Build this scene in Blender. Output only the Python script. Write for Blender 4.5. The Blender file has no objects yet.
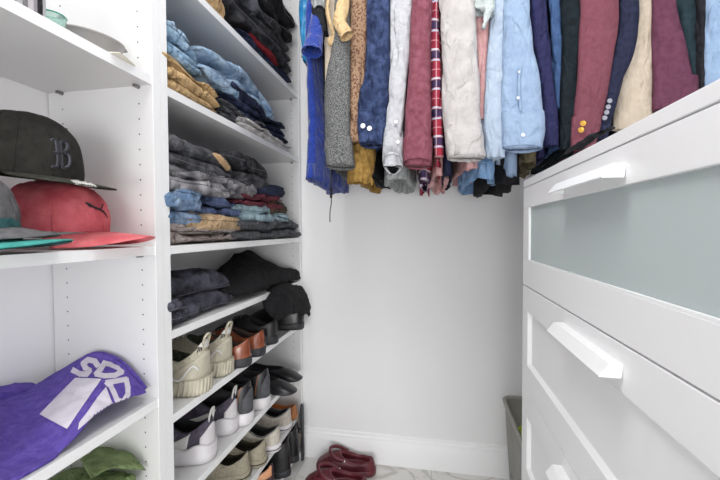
import bpy, bmesh, math, random
from math import sin, cos, pi, radians, sqrt, tan
from mathutils import Vector, Matrix, noise
random.seed(7)
C = bpy.context.scene.collection
sc = bpy.context.scene

# ------------------------------------------------------------------ camera
FPX, YAW, PIT, ROL, CH = 381.0, radians(10.64), radians(-1.566), radians(-0.235), 1.108
FW = Vector((-sin(YAW)*cos(PIT), cos(YAW)*cos(PIT), sin(PIT)))
RT = Vector((cos(YAW), sin(YAW), 0)); UP = RT.cross(FW)
R2 = cos(ROL)*RT + sin(ROL)*UP; U2 = -sin(ROL)*RT + cos(ROL)*UP
cam = bpy.data.objects.new('camera', bpy.data.cameras.new('camera')); C.objects.link(cam)
cam.matrix_world = Matrix(((R2.x, U2.x, -FW.x, 0), (R2.y, U2.y, -FW.y, 0), (R2.z, U2.z, -FW.z, CH), (0, 0, 0, 1)))
cam.data.sensor_width = 36; cam.data.lens = 36*FPX/720; cam.data.clip_start = .02
sc.camera = cam

def P(x, y, X=None, Y=None, Z=None):
    """world point seen at pixel x, y on the plane X=.. / Y=.. / Z=.."""
    d = (x-360)/FPX*R2 - (y-240)/FPX*U2 + FW
    if X is not None: k = X/d.x
    elif Y is not None: k = Y/d.y
    else: k = (Z-CH)/d.z
    return Vector((0, 0, CH)) + d*k

# ------------------------------------------------------------------ light
w = bpy.data.worlds.new('daylight'); sc.world = w; w.use_nodes = True
w.node_tree.nodes['Background'].inputs[0].default_value = (1, 1, 1, 1)
w.node_tree.nodes['Background'].inputs[1].default_value = 1.0
def area(name, loc, rot, sx, sy, power, col=(1, 1, 1)):
    l = bpy.data.lights.new(name, 'AREA'); l.shape = 'RECTANGLE'; l.size = sx; l.size_y = sy; l.energy = power; l.color = col
    o = bpy.data.objects.new(name, l); C.objects.link(o); o.location = loc; o.rotation_euler = rot; return o
area('ceiling_light', (-.32, .30, 2.46), (0, 0, 0), .7, .7, 14, (1, .99, .975))
area('doorway_fill_light', (.4, -3.2, .75), (radians(92), 0, radians(7)), 1.7, 1.4, 68, (1, 1, 1))  # added unseen lamp behind the camera, fills shelves and back wall
sc.cycles.diffuse_bounces = 10; sc.cycles.max_bounces = 14
vs = sc.view_settings; vs.view_transform = 'Standard'; vs.look = 'None'; vs.exposure = 0.08; vs.gamma = 1; vs.use_curve_mapping = False

# ------------------------------------------------------------------ materials
def srgb(c):
    if isinstance(c, str): c = tuple(int(c[i:i+2], 16)/255 for i in (0, 2, 4))
    return tuple((v/12.92 if v <= .04045 else ((v+.055)/1.055)**2.4) for v in c)+(1,)
MATS = {}
def mat(name, col, rough=.6, col2=None, scale=40, detail=4, bump=0, bscale=400, crease=0, cscale=16, metal=0, spec=.5, aniso=(1, 1, 1), lo=.35, hi=.65, sheen=0, coat=0):
    if name in MATS: return MATS[name]
    m = bpy.data.materials.new(name); m.use_nodes = True; nt = m.node_tree; N = nt.nodes; K = nt.links
    b = N['Principled BSDF']; b.inputs['Base Color'].default_value = srgb(col); b.inputs['Roughness'].default_value = rough
    b.inputs['Metallic'].default_value = metal; b.inputs['Specular IOR Level'].default_value = spec
    b.inputs['Sheen Weight'].default_value = sheen; b.inputs['Coat Weight'].default_value = coat
    tc = N.new('ShaderNodeTexCoord'); mp = N.new('ShaderNodeMapping'); mp.inputs['Scale'].default_value = aniso
    K.new(tc.outputs['Object'], mp.inputs['Vector'])
    if col2 is None: col2 = tuple(min(1, v*1.06) for v in (srgb(col)[:3])); c2 = col2+(1,)
    else: c2 = srgb(col2)
    n = N.new('ShaderNodeTexNoise'); n.inputs['Scale'].default_value = scale; n.inputs['Detail'].default_value = detail
    K.new(mp.outputs[0], n.inputs['Vector'])
    r = N.new('ShaderNodeValToRGB'); r.color_ramp.elements[0].position = lo; r.color_ramp.elements[1].position = hi
    r.color_ramp.elements[0].color = srgb(col); r.color_ramp.elements[1].color = c2
    K.new(n.outputs['Fac'], r.inputs[0]); K.new(r.outputs[0], b.inputs['Base Color'])
    if bump:
        n2 = N.new('ShaderNodeTexNoise'); n2.inputs['Scale'].default_value = bscale; n2.inputs['Detail'].default_value = 3
        K.new(mp.outputs[0], n2.inputs['Vector'])
        bp = N.new('ShaderNodeBump'); bp.inputs['Strength'].default_value = bump; bp.inputs['Distance'].default_value = .004
        K.new(n2.outputs['Fac'], bp.inputs['Height']); K.new(bp.outputs[0], b.inputs['Normal'])
        if crease:
            mp3 = N.new('ShaderNodeMapping'); mp3.inputs['Scale'].default_value = (1, 1, .55); K.new(tc.outputs['Object'], mp3.inputs['Vector'])
            prev = None
            for q, (sc_, am) in enumerate(((cscale, .006), (cscale*2.6, .0025))):
                n3 = N.new('ShaderNodeTexNoise'); n3.inputs['Scale'].default_value = sc_; n3.inputs['Detail'].default_value = 1.5; n3.inputs['Distortion'].default_value = .7
                K.new(mp3.outputs[0], n3.inputs['Vector'])
                s1 = N.new('ShaderNodeMath'); s1.operation = 'SUBTRACT'; s1.inputs[1].default_value = .5; K.new(n3.outputs['Fac'], s1.inputs[0])
                s2 = N.new('ShaderNodeMath'); s2.operation = 'ABSOLUTE'; K.new(s1.outputs[0], s2.inputs[0])
                s3 = N.new('ShaderNodeMapRange'); s3.interpolation_type = 'SMOOTHSTEP'; s3.inputs['From Max'].default_value = .09; K.new(s2.outputs[0], s3.inputs['Value'])
                b3 = N.new('ShaderNodeBump'); b3.inputs['Strength'].default_value = crease; b3.inputs['Distance'].default_value = am
                K.new(s3.outputs[0], b3.inputs['Height'])
                if prev: K.new(prev.outputs[0], b3.inputs['Normal'])
                prev = b3
            K.new(prev.outputs[0], bp.inputs['Normal'])
    MATS[name] = m; return m
def fab(name, col, col2=None, scale=160, bump=.3, **k):
    k.setdefault('crease', .45)
    return mat(name, col, .88, col2, scale, 5, bump, 260, spec=.25, **k)
def denim(name, col, col2, scale=28):
    return mat(name, col, .85, col2, scale, 9, .35, 300, crease=.6, cscale=20, spec=.25, lo=.4, hi=.68)
def node_mat(name): 
    m = bpy.data.materials.new(name); m.use_nodes = True; MATS[name] = m
    return m, m.node_tree.nodes, m.node_tree.links

white = mat('white_melamine', 'dcdcdc', .42, 'dedede', 5)
white_edge = mat('white_edge_band', 'f6f7f8', .35, 'f7f8f8', 5)
lacquer = mat('white_lacquer', 'f1f1f2', .3, 'f2f2f3', 4)
wallm = mat('wall_paint', 'f0f0f1', .85, 'f1f1f2', 6, bump=.04, bscale=90)
trimm = mat('trim_paint', 'f4f5f6', .4, 'f5f5f6', 5)
hole = mat('dark_hole', '3a3a3c', .9)
metal = mat('pin_metal', '8b8b8e', .35, metal=1)
blackm = mat('black_void', '0c0c0d', .9)

def marble():
    m, N, K = node_mat('marble_tile'); b = N['Principled BSDF']; b.inputs['Roughness'].default_value = .22
    tc = N.new('ShaderNodeTexCoord'); n = N.new('ShaderNodeTexNoise'); n.inputs['Scale'].default_value = 2.3; n.inputs['Detail'].default_value = 8
    n.inputs['Distortion'].default_value = 1.4
    K.new(tc.outputs['Object'], n.inputs['Vector']); r = N.new('ShaderNodeValToRGB'); e = r.color_ramp.elements
    e[0].position = .47; e[0].color = srgb('e2e1de'); e[1].position = .54; e[1].color = srgb('e4e2df')
    x = e.new(.503); x.color = srgb('c3bfb9')
    K.new(n.outputs['Fac'], r.inputs[0])
    br = N.new('ShaderNodeTexBrick'); br.offset = 0; br.inputs['Scale'].default_value = 1.0; br.inputs['Mortar Size'].default_value = .003
    br.inputs['Brick Width'].default_value = .6; br.inputs['Row Height'].default_value = .6
    br.inputs['Mortar'].default_value = srgb('c9c7c3'); K.new(tc.outputs['Object'], br.inputs['Vector'])
    K.new(r.outputs[0], br.inputs['Color1']); K.new(r.outputs[0], br.inputs['Color2']); K.new(br.outputs[0], b.inputs['Base Color'])
    return m
floorm = marble()

# ------------------------------------------------------------------ object helpers
def link(name, me, m, parent=None, smooth=True):
    if m is not None:
        for q in (m if isinstance(m, (list, tuple)) else [m]): me.materials.append(q)
    if smooth:
        me.polygons.foreach_set('use_smooth', [True]*len(me.polygons))
    o = bpy.data.objects.new(name, me); C.objects.link(o)
    if parent is not None: o.parent = parent
    return o
def mesh(V, F, mi=None):
    me = bpy.data.meshes.new('m'); me.from_pydata([tuple(v) for v in V], [], F); me.update()
    if mi: me.polygons.foreach_set('material_index', mi)
    return me
def fixn(me):
    bm = bmesh.new(); bm.from_mesh(me); bmesh.ops.recalc_face_normals(bm, faces=bm.faces); bm.to_mesh(me); bm.free(); return me
def tag(o, label=None, cat=None, group=None, kind=None):
    if label: o['label'] = label
    if cat: o['category'] = cat
    if group: o['group'] = group
    if kind: o['kind'] = kind
    return o
def empty(name, loc, label, cat, group=None, rot=(0, 0, 0)):
    o = bpy.data.objects.new(name, None); C.objects.link(o); o.location = loc; o.rotation_euler = rot; o.empty_display_size = .05
    return tag(o, label, cat, group)
def place(o, loc, rot=(0, 0, 0)):
    o.location = loc; o.rotation_euler = rot; return o
class MB:
    """collects boxes / prisms into one mesh"""
    def __init__(s): s.bm = bmesh.new()
    def box(s, x0, x1, y0, y1, z0, z1, mi=0):
        vs_ = [s.bm.verts.new((x, y, z)) for x in (x0, x1) for y in (y0, y1) for z in (z0, z1)]
        fs = []
        for f in ((0, 1, 3, 2), (4, 6, 7, 5), (0, 4, 5, 1), (2, 3, 7, 6), (0, 2, 6, 4), (1, 5, 7, 3)):
            q = s.bm.faces.new([vs_[i] for i in f]); q.material_index = mi; fs.append(q)
        return s
    def prism(s, poly, axis, a, b, mi=0):
        def pt(u, v, t): return {'x': (t, u, v), 'y': (u, t, v), 'z': (u, v, t)}[axis]
        A = [s.bm.verts.new(pt(u, v, a)) for u, v in poly]; B = [s.bm.verts.new(pt(u, v, b)) for u, v in poly]
        n = len(poly)
        s.bm.faces.new(A).material_index = mi; s.bm.faces.new(B[::-1]).material_index = mi
        for i in range(n): s.bm.faces.new((A[i], B[i], B[(i+1) % n], A[(i+1) % n])).material_index = mi
        return s
    def disc(s, c, ax, r, n=8, mi=0):
        c = Vector(c); ax = Vector(ax).normalized(); u = ax.orthogonal().normalized(); v = ax.cross(u)
        f = s.bm.faces.new([s.bm.verts.new(c+r*(cos(2*pi*i/n)*u+sin(2*pi*i/n)*v)) for i in range(n)]); f.material_index = mi
        return s
    def build(s, name, m, parent=None, bevel=0, smooth=False, seg=2):
        bmesh.ops.recalc_face_normals(s.bm, faces=s.bm.faces)
        me = bpy.data.meshes.new(name); s.bm.to_mesh(me); s.bm.free()
        o = link(name, me, m, parent, smooth)
        if bevel:
            b = o.modifiers.new('bevel', 'BEVEL'); b.width = bevel; b.segments = seg; b.limit_method = 'ANGLE'; b.harden_normals = True
            me.polygons.foreach_set('use_smooth', [True]*len(me.polygons))
        return o
def loft(rings, cap0=False, cap1=False, mi=None):
    V = []; F = []; n = len(rings[0]); MI = []
    for r in rings: V += [Vector(p) for p in r]
    for i in range(len(rings)-1):
        for j in range(n):
            F.append((i*n+j, i*n+(j+1) % n, (i+1)*n+(j+1) % n, (i+1)*n+j)); MI.append(mi[i] if mi else 0)
    if cap0: F.append(tuple(range(n))[::-1]); MI.append(mi[0] if mi else 0)
    if cap1: F.append(tuple(range((len(rings)-1)*n, len(rings)*n))); MI.append(mi[-1] if mi else 0)
    return mesh(V, F, MI)
def cr(p, t):
    """catmull-rom through a list of tuples/vectors at parameter 0..len-1"""
    n = len(p)-1; i = min(int(t), n-1); f = t-i
    a, b, c, d = p[max(i-1, 0)], p[i], p[i+1], p[min(i+2, n)]
    g = lambda a, b, c, d: .5*((2*b)+(-a+c)*f+(2*a-5*b+4*c-d)*f*f+(-a+3*b-3*c+d)*f*f*f)
    if isinstance(b, (int, float)): return g(a, b, c, d)
    return type(b)([g(a[k], b[k], c[k], d[k]) for k in range(len(b))])
def tube(pts, r, n=8, closed=False, sub=4, flat=1.0):
    pts = [Vector(p) for p in pts]
    if closed:
        m = len(pts); q = []
        for i in range(m):
            for s in range(sub):
                f = s/sub; a, b, c, d = pts[i-1], pts[i], pts[(i+1) % m], pts[(i+2) % m]
                q.append(.5*((2*b)+(-a+c)*f+(2*a-5*b+4*c-d)*f*f+(-a+3*b-3*c+d)*f**3))
    else: q = [cr(pts, t/sub) for t in range((len(pts)-1)*sub+1)]
    rings = []; prev = None; L = len(q)
    for i, c in enumerate(q):
        t = (q[(i+1) % L]-q[i-1]) if closed else (q[min(i+1, L-1)]-q[max(i-1, 0)])
        t.normalize()
        u = (prev - prev.dot(t)*t) if prev is not None else t.orthogonal()
        if u.length < 1e-6: u = t.orthogonal()
        u.normalize(); prev = u; v = t.cross(u)
        rr = r[min(int(i*len(r)/L), len(r)-1)] if isinstance(r, (list, tuple)) else r
        rings.append([c+rr*(cos(2*pi*k/n)*u+flat*sin(2*pi*k/n)*v) for k in range(n)])
    if closed: rings.append(rings[0]); return loft(rings)
    return loft(rings, True, True)
def nz(p, s=1, off=0):
    return noise.noise(Vector((p[0]*s+off, p[1]*s-off*.7, p[2]*s+off*1.3)))
def ridge(p, s, off=0):
    return 1-2.2*abs(nz(p, s, off))
def wrinkle(me, amp, s, off=0, stretch=(1, 1, 1), lump=0, ls=6):
    """crease network: narrow valleys and pinched ridges along warped noise contours"""
    me.update(); N = [v.normal.copy() for v in me.vertices]
    for v, n in zip(me.vertices, N):
        c = v.co; p = Vector((c.x*stretch[0], c.y*stretch[1], c.z*stretch[2]))
        wv = noise.noise_vector(p*s*.5+Vector((off, -off, off*.5)))*.55/s*1.4
        q = p+wv
        a = abs(nz(q, s*.8, off)); b = abs(nz(q, s*1.1, off+17)); e = nz(q, s*.45, off+31)
        d = amp*(-1.5*max(0, 1-a*6)**1.2+1.0*max(0, 1-b*4.5)**1.4*(.5+e)+1.2*e)
        if lump: d += lump*nz(c, ls, off+3)
        v.co = c+n*d
    me.update()
def join(meshes):
    bm = bmesh.new()
    for me in meshes: bm.from_mesh(me)
    me = bpy.data.meshes.new('j'); bm.to_mesh(me); bm.free(); return me
def uvball(c, r, n=12, k=8, sc_=(1, 1, 1)):
    rings = []
    for i in range(k+1):
        a = pi*i/k
        rings.append([Vector((c[0]+sc_[0]*r*sin(a)*cos(2*pi*j/n), c[1]+sc_[1]*r*sin(a)*sin(2*pi*j/n), c[2]+sc_[2]*r*cos(a))) for j in range(n)])
    return fixn(loft(rings))

# ================================================================== ROOM
D = 1.767; XL, XR = -.905, .90; LF = -.62; ZC = 2.5
def struct(name, mb, m, **k): return tag(mb.build(name, m, **k), kind='structure')
struct('floor', MB().box(XL-.1, XR+.1, -1.6, D+.1, -.05, 0), floorm)
struct('ceiling', MB().box(XL-.1, XR+.1, -1.6, D+.1, ZC, ZC+.05), wallm)
struct('wall_back', MB().box(XL-.1, XR+.1, D, D+.1, 0, ZC), wallm)
struct('wall_left', MB().box(XL-.1, XL, -1.6, D, 0, ZC), wallm)
struct('wall_right', MB().box(XR, XR+.1, -1.6, D, 0, ZC), wallm)
bbp = [(0, 0), (-.016, 0), (-.016, .105), (-.012, .112), (-.012, .120), (-.007, .126), (-.005, .138), (0, .142)]
struct('baseboard_back', MB().prism([(D+u, v) for u, v in bbp], 'x', LF, XR), trimm, bevel=.001)
struct('baseboard_right', MB().prism([(XR+u, v) for u, v in bbp], 'y', -1.5, D-.016), trimm)

# ================================================================== SHELVING
Y1, Y2, Y3, Y4 = .768, .817, 1.737, 1.760     # panels
yc = (Y1+Y2)/2
def panel(name, parent, y0, y1, faces, zs):
    m = MB().box(XL+.003, LF, y0, y1, 0, 2.36)
    for yf, sgn in faces:
        for xx in (-.655, -.862):
            z = .12
            while z < 2.3:
                if all(abs(z-q) > .018 for q in zs): m.disc((xx, yf+sgn*.0004, z), (0, sgn, 0), .0019, 8, 1)
                z += .0345
    o = m.build(name, [white, hole], parent)
    MB().box(LF, LF+.0012, y0, y1, 0, 2.36).build('edge_band', white_edge, o)
    return o
def shelf(parent, y0, y1, z, dz=.02, back=XL+.004, pins=True):
    o = MB().box(back, LF-.002, y0, y1, z-dz, z).build('shelf', white, parent)
    MB().box(LF-.002, LF-.0005, y0, y1, z-dz, z).build('edge_band', white_edge, o)
    if pins:
        for xx in (-.655, -.862):
            for yy, s in ((y0, 1), (y1, -1)):
                MB().box(xx-.004, xx+.004, min(yy, yy+s*.014), max(yy, yy+s*.014), z-dz-.006, z-dz-.0005).build('shelf_pin', metal, o)
    return o
A = P(152.5, 76, X=LF).z; B = P(155, 246, X=LF).z; Cz = P(156, 400, X=LF).z
S0 = P(290, 14, X=LF).z+.02
S1 = P(293, 89, X=LF).z; S2 = P(168.3, 87.5, X=LF).z; S3 = P(169.8, 246, X=LF).z; S4 = P(170.4, 331.5, X=LF).z
S5 = P(172, 416, X=LF).z; S6 = P(252, 422, X=LF).z; S7 = S6-(S5-S6)+.02; S8 = .06
print('heights', [round(v, 3) for v in (A, B, Cz, S0, S1, S2, S3, S4, S5, S6, S7)])
Z4 = .47
ul = empty('shelving_unit', (0, 0, 0), 'white melamine shelving bay holding the caps and the purple t-shirt', 'shelving unit')
panel('side_panel', ul, Y1, yc-.0006, [(Y1, -1)], (A, B, Cz, Z4))
panel('side_panel', ul, -.25, -.228, [(-.228, 1)], (A, B, Cz, Z4))
for z in (A, B, Cz, Z4, .08, 2.36): shelf(ul, -.228, Y1, z)
ur = empty('shelving_unit', (0, 0, 0), 'white melamine shelving bay stacked with jeans and rows of shoes', 'shelving unit')
panel('side_panel', ur, yc+.0006, Y2, [(Y2, 1)], (S1, S2, S3, S4, S5, S6, S7))
panel('side_panel', ur, Y3, Y4, [(Y3, -1)], (S1, S2, S3, S4, S5, S6, S7))
for z in (2.36, S0, S1, S2, S3, S4, S5, S6, S7, S8): shelf(ur, Y2, Y3, z)

# ================================================================== DRESSER
DX, DT = .264, P(523.5, 181, X=.26).z
DY0, DY1, DXB = .24, P(523.5, 181, X=.26).y, .74
dr = empty('dresser', (0, 0, 0), 'white four-drawer dresser with a frosted glass top drawer', 'dresser')
MB().box(DX-.004, DXB, DY0, DY1, DT-.02, DT).build('top_board', lacquer, dr, .0015)
m = MB().box(DX+.004, DXB-.01, DY1-.018, DY1, .0, DT-.02).box(DX+.004, DXB-.01, DY0, DY0+.018, 0, DT-.02)
m.box(DXB-.012, DXB-.004, DY0+.018, DY1-.018, .05, DT-.02).box(DX+.03, DXB-.02, DY0+.018, DY1-.018, .05, .066)
m.build('carcass', lacquer, dr, .001)
top0 = DT-.0225; ph = (P(523.9, 284, X=DX).z - P(524.8, 386, X=DX).z)
g0 = P(523.9, 284, X=DX).z
def glassmat():
    m, N, K = node_mat('frosted_glass'); b = N['Principled BSDF']
    b.inputs['Base Color'].default_value = srgb('e2ecec'); b.inputs['Roughness'].default_value = .45
    b.inputs['Transmission Weight'].default_value = .45; b.inputs['IOR'].default_value = 1.3
    return m
frost = glassmat()
def drawer(z1, z0, glass=False, rt=.067, rb=.073):
    y0, y1 = DY0+.002, DY1-.002; st = .058; dep = .019
    zt, zb = z1-rt, z0+rb
    # front frame as a holed prism
    m = MB()
    m.box(DX-.004, DX+dep-.004, y0, y1, zt, z1).box(DX-.004, DX+dep-.004, y0, y1, z0, zb)
    m.box(DX-.004, DX+dep-.004, y0, y0+st, zb, zt).box(DX-.004, DX+dep-.004, y1-st, y1, zb, zt)
    o = m.build('drawer', lacquer, dr, .0012)
    if glass:
        MB().box(DX+.003, DX+.006, y0+st-.004, y1-st+.004, zb-.004, zt+.004).build('glass_panel', frost, o)
        g = MB()
        lip = .004
        g.box(DX-.0035, DX+.002, y0+st, y1-st, zb, zb+lip).box(DX-.0035, DX+.002, y1-st-lip, y1-st, zb, zt)
        g.build('glazing_bead', white_edge, o)
    else:
        # recessed panel with sloped moulding on all four sides
        pm = MB().box(DX+.006, DX+.012, y0+st, y1-st, zb, zt).build('recessed_panel', lacquer, o)
        mm = MB(); q = .007
        mm.prism([(DX-.004, zb), (DX+.006, zb), (DX+.006, zb+q)], 'y', y0+st, y1-st)
        mm.prism([(DX-.004, zt), (DX+.006, zt), (DX+.006, zt-q)], 'y', y0+st, y1-st)
        mm.prism([(DX-.004, y1-st), (DX+.006, y1-st), (DX+.006, y1-st-q)], 'z', zb, zt)
        mm.prism([(DX-.004, y0+st), (DX+.006, y0+st), (DX+.006, y0+st+q)], 'z', zb, zt)
        mm.build('moulding', white_edge, o)
    # drawer box behind the front
    bx = MB().box(DX+.02, DXB-.03, y0+.03, y0+.042, z0+.03, z1-.05).box(DX+.02, DXB-.03, y1-.042, y1-.03, z0+.03, z1-.05)
    bx.box(DX+.02, DXB-.03, y0+.042, y1-.042, z0+.03, z0+.036).box(DXB-.042, DXB-.03, y0+.042, y1-.042, z0+.036, z1-.05)
    bx.build('drawer_box', white, o)
    # angled sheet handle
    hy0, hy1 = .578, .822; hz = z1-.026
    hm = MB()
    hm.prism([(DX-.004, hz), (DX-.004, hz-.004), (DX-.020, hz-.005), (DX-.0335, hz-.020), (DX-.0355, hz-.018), (DX-.0215, hz)], 'y', hy0, hy1)
    hm.prism([(DX-.004, hz-.003), (DX-.006, hz-.020), (DX-.0345, hz-.0195), (DX-.020, hz-.003)], 'y', hy0, hy0+.003)
    hm.prism([(DX-.004, hz-.003), (DX-.006, hz-.020), (DX-.0345, hz-.0195), (DX-.020, hz-.003)], 'y', hy1-.003, hy1)
    hm.build('handle', white_edge, o, bevel=.0006)
    return o
drawer(top0, g0+.0015, True, .056, .070)
drawer(g0-.0015, g0-ph+.0015); drawer(g0-ph-.0015, g0-2*ph+.0015); drawer(g0-2*ph-.0015, max(.05, g0-3*ph))
MB().box(DX+.02, DX+.036, DY0+.018, DY1-.018, 0, .05).build('plinth', lacquer, dr)

# ================================================================== CLOTH TOOLS
def sheet(ctrl, th, name, m, parent=None, res=7, amp=.003, s=18, off=0, lump=0, stretch=(1, 1, 1), pw=3):
    """thick soft cloth through a grid of control points, rounded along its rim"""
    R, Q = len(ctrl), len(ctrl[0]); nr, nq = (R-1)*res+1, (Q-1)*res+1
    rows = [[cr(r, j/res) for j in range(nq)] for r in ctrl]
    G = [[cr([rows[a][j] for a in range(R)], i/res) for j in range(nq)] for i in range(nr)]
    V = []; F = []
    def nrm(i, j):
        a = G[min(i+1, nr-1)][j]-G[max(i-1, 0)][j]; b = G[i][min(j+1, nq-1)]-G[i][max(j-1, 0)]
        n = a.cross(b); return n.normalized() if n.length > 1e-9 else Vector((0, 0, 1))
    for i in range(nr):
        for j in range(nq):
            u, v = 2*i/(nr-1)-1, 2*j/(nq-1)-1
            k = sqrt(max(0, (1-abs(u)**(2*pw))*(1-abs(v)**(2*pw)))); n = nrm(i, j)
            V.append(G[i][j]+n*th*.5*k); 
    T = len(V)
    for i in range(nr):
        for j in range(nq):
            u, v = 2*i/(nr-1)-1, 2*j/(nq-1)-1
            k = sqrt(max(0, (1-abs(u)**(2*pw))*(1-abs(v)**(2*pw)))); n = nrm(i, j)
            V.append(G[i][j]-n*th*.5*k)
    for i in range(nr-1):
        for j in range(nq-1):
            a = i*nq+j; F.append((a, a+1, a+nq+1, a+nq)); F.append((T+a, T+a+nq, T+a+nq+1, T+a+1))
    me = mesh(V, F)
    bm = bmesh.new(); bm.from_mesh(me); bmesh.ops.remove_doubles(bm, verts=bm.verts, dist=1e-5)
    bmesh.ops.recalc_face_normals(bm, faces=bm.faces); bm.to_mesh(me); bm.free()
    wrinkle(me, amp, s, off, stretch, lump)
    return link(name, me, m, parent)

def folded(name, label, cat, m, y0, y1, z0, z1, depth=.22, front=LF, n=3, amp=.004, lump=.012, tilt=0, sag=(0, 0), seed=0, group=None,
           yaw=0, taper=0, s=22, bulge=.006, parent=None, stag=.012):
    """folded garment lying on a shelf: n rounded plies, front folds facing the aisle (+X)"""
    rnd = random.Random(seed*31+5); H = z1-z0; th = H/n; parts = []
    ns, nr = 64, 44
    for k in range(n):
        zc = z0+th*(k+.5); fx = front-stag*rnd.random(); bx = front-depth-.02*rnd.random()
        a, b = y0+.012*rnd.random(), y1-.012*rnd.random()
        rings = []
        for i in range(ns+1):
            t = i/ns; y = a+(b-a)*(.5-.5*cos(pi*t)) if True else 0
            e = sqrt(max(0, 1-abs(2*((y-a)/(b-a))-1)**7)); e = max(e, .02)
            r = []
            hw = (fx-bx)/2*(1-taper*abs(2*(y-a)/(b-a)-1)**2); hh = th*.56*e
            for j in range(nr):
                ph = 2*pi*j/nr; cx = abs(cos(ph))**.35*(1 if cos(ph) > 0 else -1); cz = abs(sin(ph))**.75*(1 if sin(ph) > 0 else -1)
                r.append(Vector(((fx+bx)/2+cx*hw*(.92+.08*e), y, zc+cz*hh)))
            rings.append(r)
        me = fixn(loft(rings, True, True)); wrinkle(me, amp, s, seed*7.3+k*3.1, (1, .5, 1.5)); parts.append(me)
    me = join(parts)
    yc_ = (y0+y1)/2; zc_ = (z0+z1)/2; cxm = front-depth/2
    for v in me.vertices:
        c = v.co; u = (c.y-y0)/(y1-y0); hgt = (c.z-z0)/H
        c.z += tilt*(u-.5)*hgt + sag[0]*max(0, .5-u)**2*4*max(0, hgt) + sag[1]*max(0, u-.5)**2*4*max(0, hgt)
        q = Vector((c.x*1.0, c.y, c.z*1.4))
        c.z += lump*nz(q, 9, seed*5.1)*min(1, max(0, hgt)*1.3); c.x += lump*1.3*nz(q, 8, seed*3.3+40)*(1 if c.x > cxm else .3); c.y += lump*.8*nz(q, 10, seed*2.1+80)
    if yaw:
        ca, sa = cos(yaw), sin(yaw)
        for v in me.vertices:
            dx, dy = v.co.x-cxm, v.co.y-yc_; v.co.x = cxm+ca*dx-sa*dy; v.co.y = yc_+sa*dx+ca*dy
    for v in me.vertices: v.co.x = max(v.co.x, XL+.012); v.co.z = max(v.co.z, z0+.0006)
    me.update()
    o = link(name, me, m, parent)
    if parent is None: tag(o, label, cat, group)
    return o
def yx(x, X=LF): return P(x, 300, X=X).y            # y where a pixel column meets the shelf-front plane
def pz(x, y, X=LF): return P(x, y, X=X).z

# ---- hanging garments (rod along the back wall)
RODZ, RODY = 2.07, 1.45
def sleeve_mesh(st, Y, ty, off=0, amp=.004, openb=True, vs=26, topz=1.99, pl=2.3, n=40, fold=.006, lift=0, lip=.95):
    """st: (py, xl, xr) stations from the top of the frame down; continues up to the shoulder out of frame"""
    pts = []
    for s_ in st:
        y, a, b = s_[:3]; yy = s_[3] if len(s_) > 3 else Y
        l, r = P(a, y, Y=yy), P(b, y, Y=yy); pts.append(((l.x+r.x)/2, yy, (l.z+r.z)/2, (r.x-l.x)/2, (r.z-l.z)/2))
    if pts[0][2] < topz-.05 and topz > 0:
        q = pts[0]; pts.insert(0, (q[0]+.004, q[1]+.05, topz, min(.06, q[3]*1.05), 0))
    N = max(10, int((pts[0][2]-pts[-1][2])/.0075)); rings = []
    for i in range(N+1):
        x, y, z, hw, dz = cr(pts, (len(pts)-1)*i/N); r = []
        for j in range(n):
            a = 2*pi*j/n; cx = abs(cos(a))**(2/pl)*(1 if cos(a) > 0 else -1); cy = abs(sin(a))**(2/pl)*(1 if sin(a) > 0 else -1)
            fy = fold*nz((cx*hw*14+off, 0, z*2.2), 1.3, off)*(1 if sin(a) < 0 else .4)
            lf = lift*max(0, 1-(N-i)*.011/.03)*(-cy)*(.4+.6*(1-cx*cx))
            r.append(Vector((x+cx*hw, y+cy*ty+fy, z+dz*cx+lf)))
        rings.append(r)
    if openb:
        last = rings[-1]; c = sum(last, Vector())/n
        for k, (s_, dz) in enumerate(((.985, -.0006), (lip, .0004), (lip-.01, .03), (lip-.1, .09))):
            rings.append([c+(p-c)*s_+Vector((0, 0, dz)) for p in last])
    me = fixn(loft(rings, True, True)); wrinkle(me, amp, vs, off, (1, 1, .24)); return me
def body_mesh(x, w_, zt, zb, y0=1.235, y1=1.69, off=0, amp=.004, wave=.007, hem=.01, rows=46, dx=0, shoulder=.10):
    """a garment body hanging edge-on: thin in X, wide in Y"""
    n = 44; rings = []
    for i in range(rows+1):
        t = i/rows; r = []
        for j in range(n):
            a = 2*pi*j/n; u = cos(a); k = abs(sin(a))**.6*(1 if sin(a) > 0 else -1)
            yh = (y1-y0)/2*(1-.03*sin(t*9+off)); yy = (y0+y1)/2+u*yh
            top = zt-shoulder*abs(u)**1.4; z = top+(zb-top)*t + hem*nz((yy*7, off, 0), 1, off)*t
            hw = w_/2*(.75+.25*t)*(.5+.5*min(1, t*6)) + .001
            xx = x+dx*t+k*hw+wave*(.3+t)*nz((yy*11, z*1.5, off), 1, off)*1.3
            r.append(Vector((xx, yy, z)))
        rings.append(r)
    last = rings[-1]
    rings.append([Vector((x+dx+(p.x-x-dx)*.6, p.y, p.z+.004)) for p in last]); rings.append([Vector((x+dx+(p.x-x-dx)*.45, p.y, p.z+.05)) for p in last])
    me = fixn(loft(rings, True, True)); wrinkle(me, amp, 20, off+2, (1, 1, .5)); return me
def button(parent, c, m, r=.006, ax=(0, -1, .0), name='button', label=None):
    ax = Vector(ax).normalized(); u = ax.orthogonal().normalized(); v = ax.cross(u); c = Vector(c); rings = []
    for rr, h in ((r*.2, 0), (r*.9, 0), (r, .001), (r, .0022), (r*.8, .003), (r*.65, .0022), (r*.1, .0022)):
        rings.append([c+ax*h+rr*(cos(2*pi*k/14)*u+sin(2*pi*k/14)*v) for k in range(14)])
    o = link(name, fixn(loft(rings, True, True)), m, parent)
    if label: tag(o, label)
    return o
NG = [0]
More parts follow.
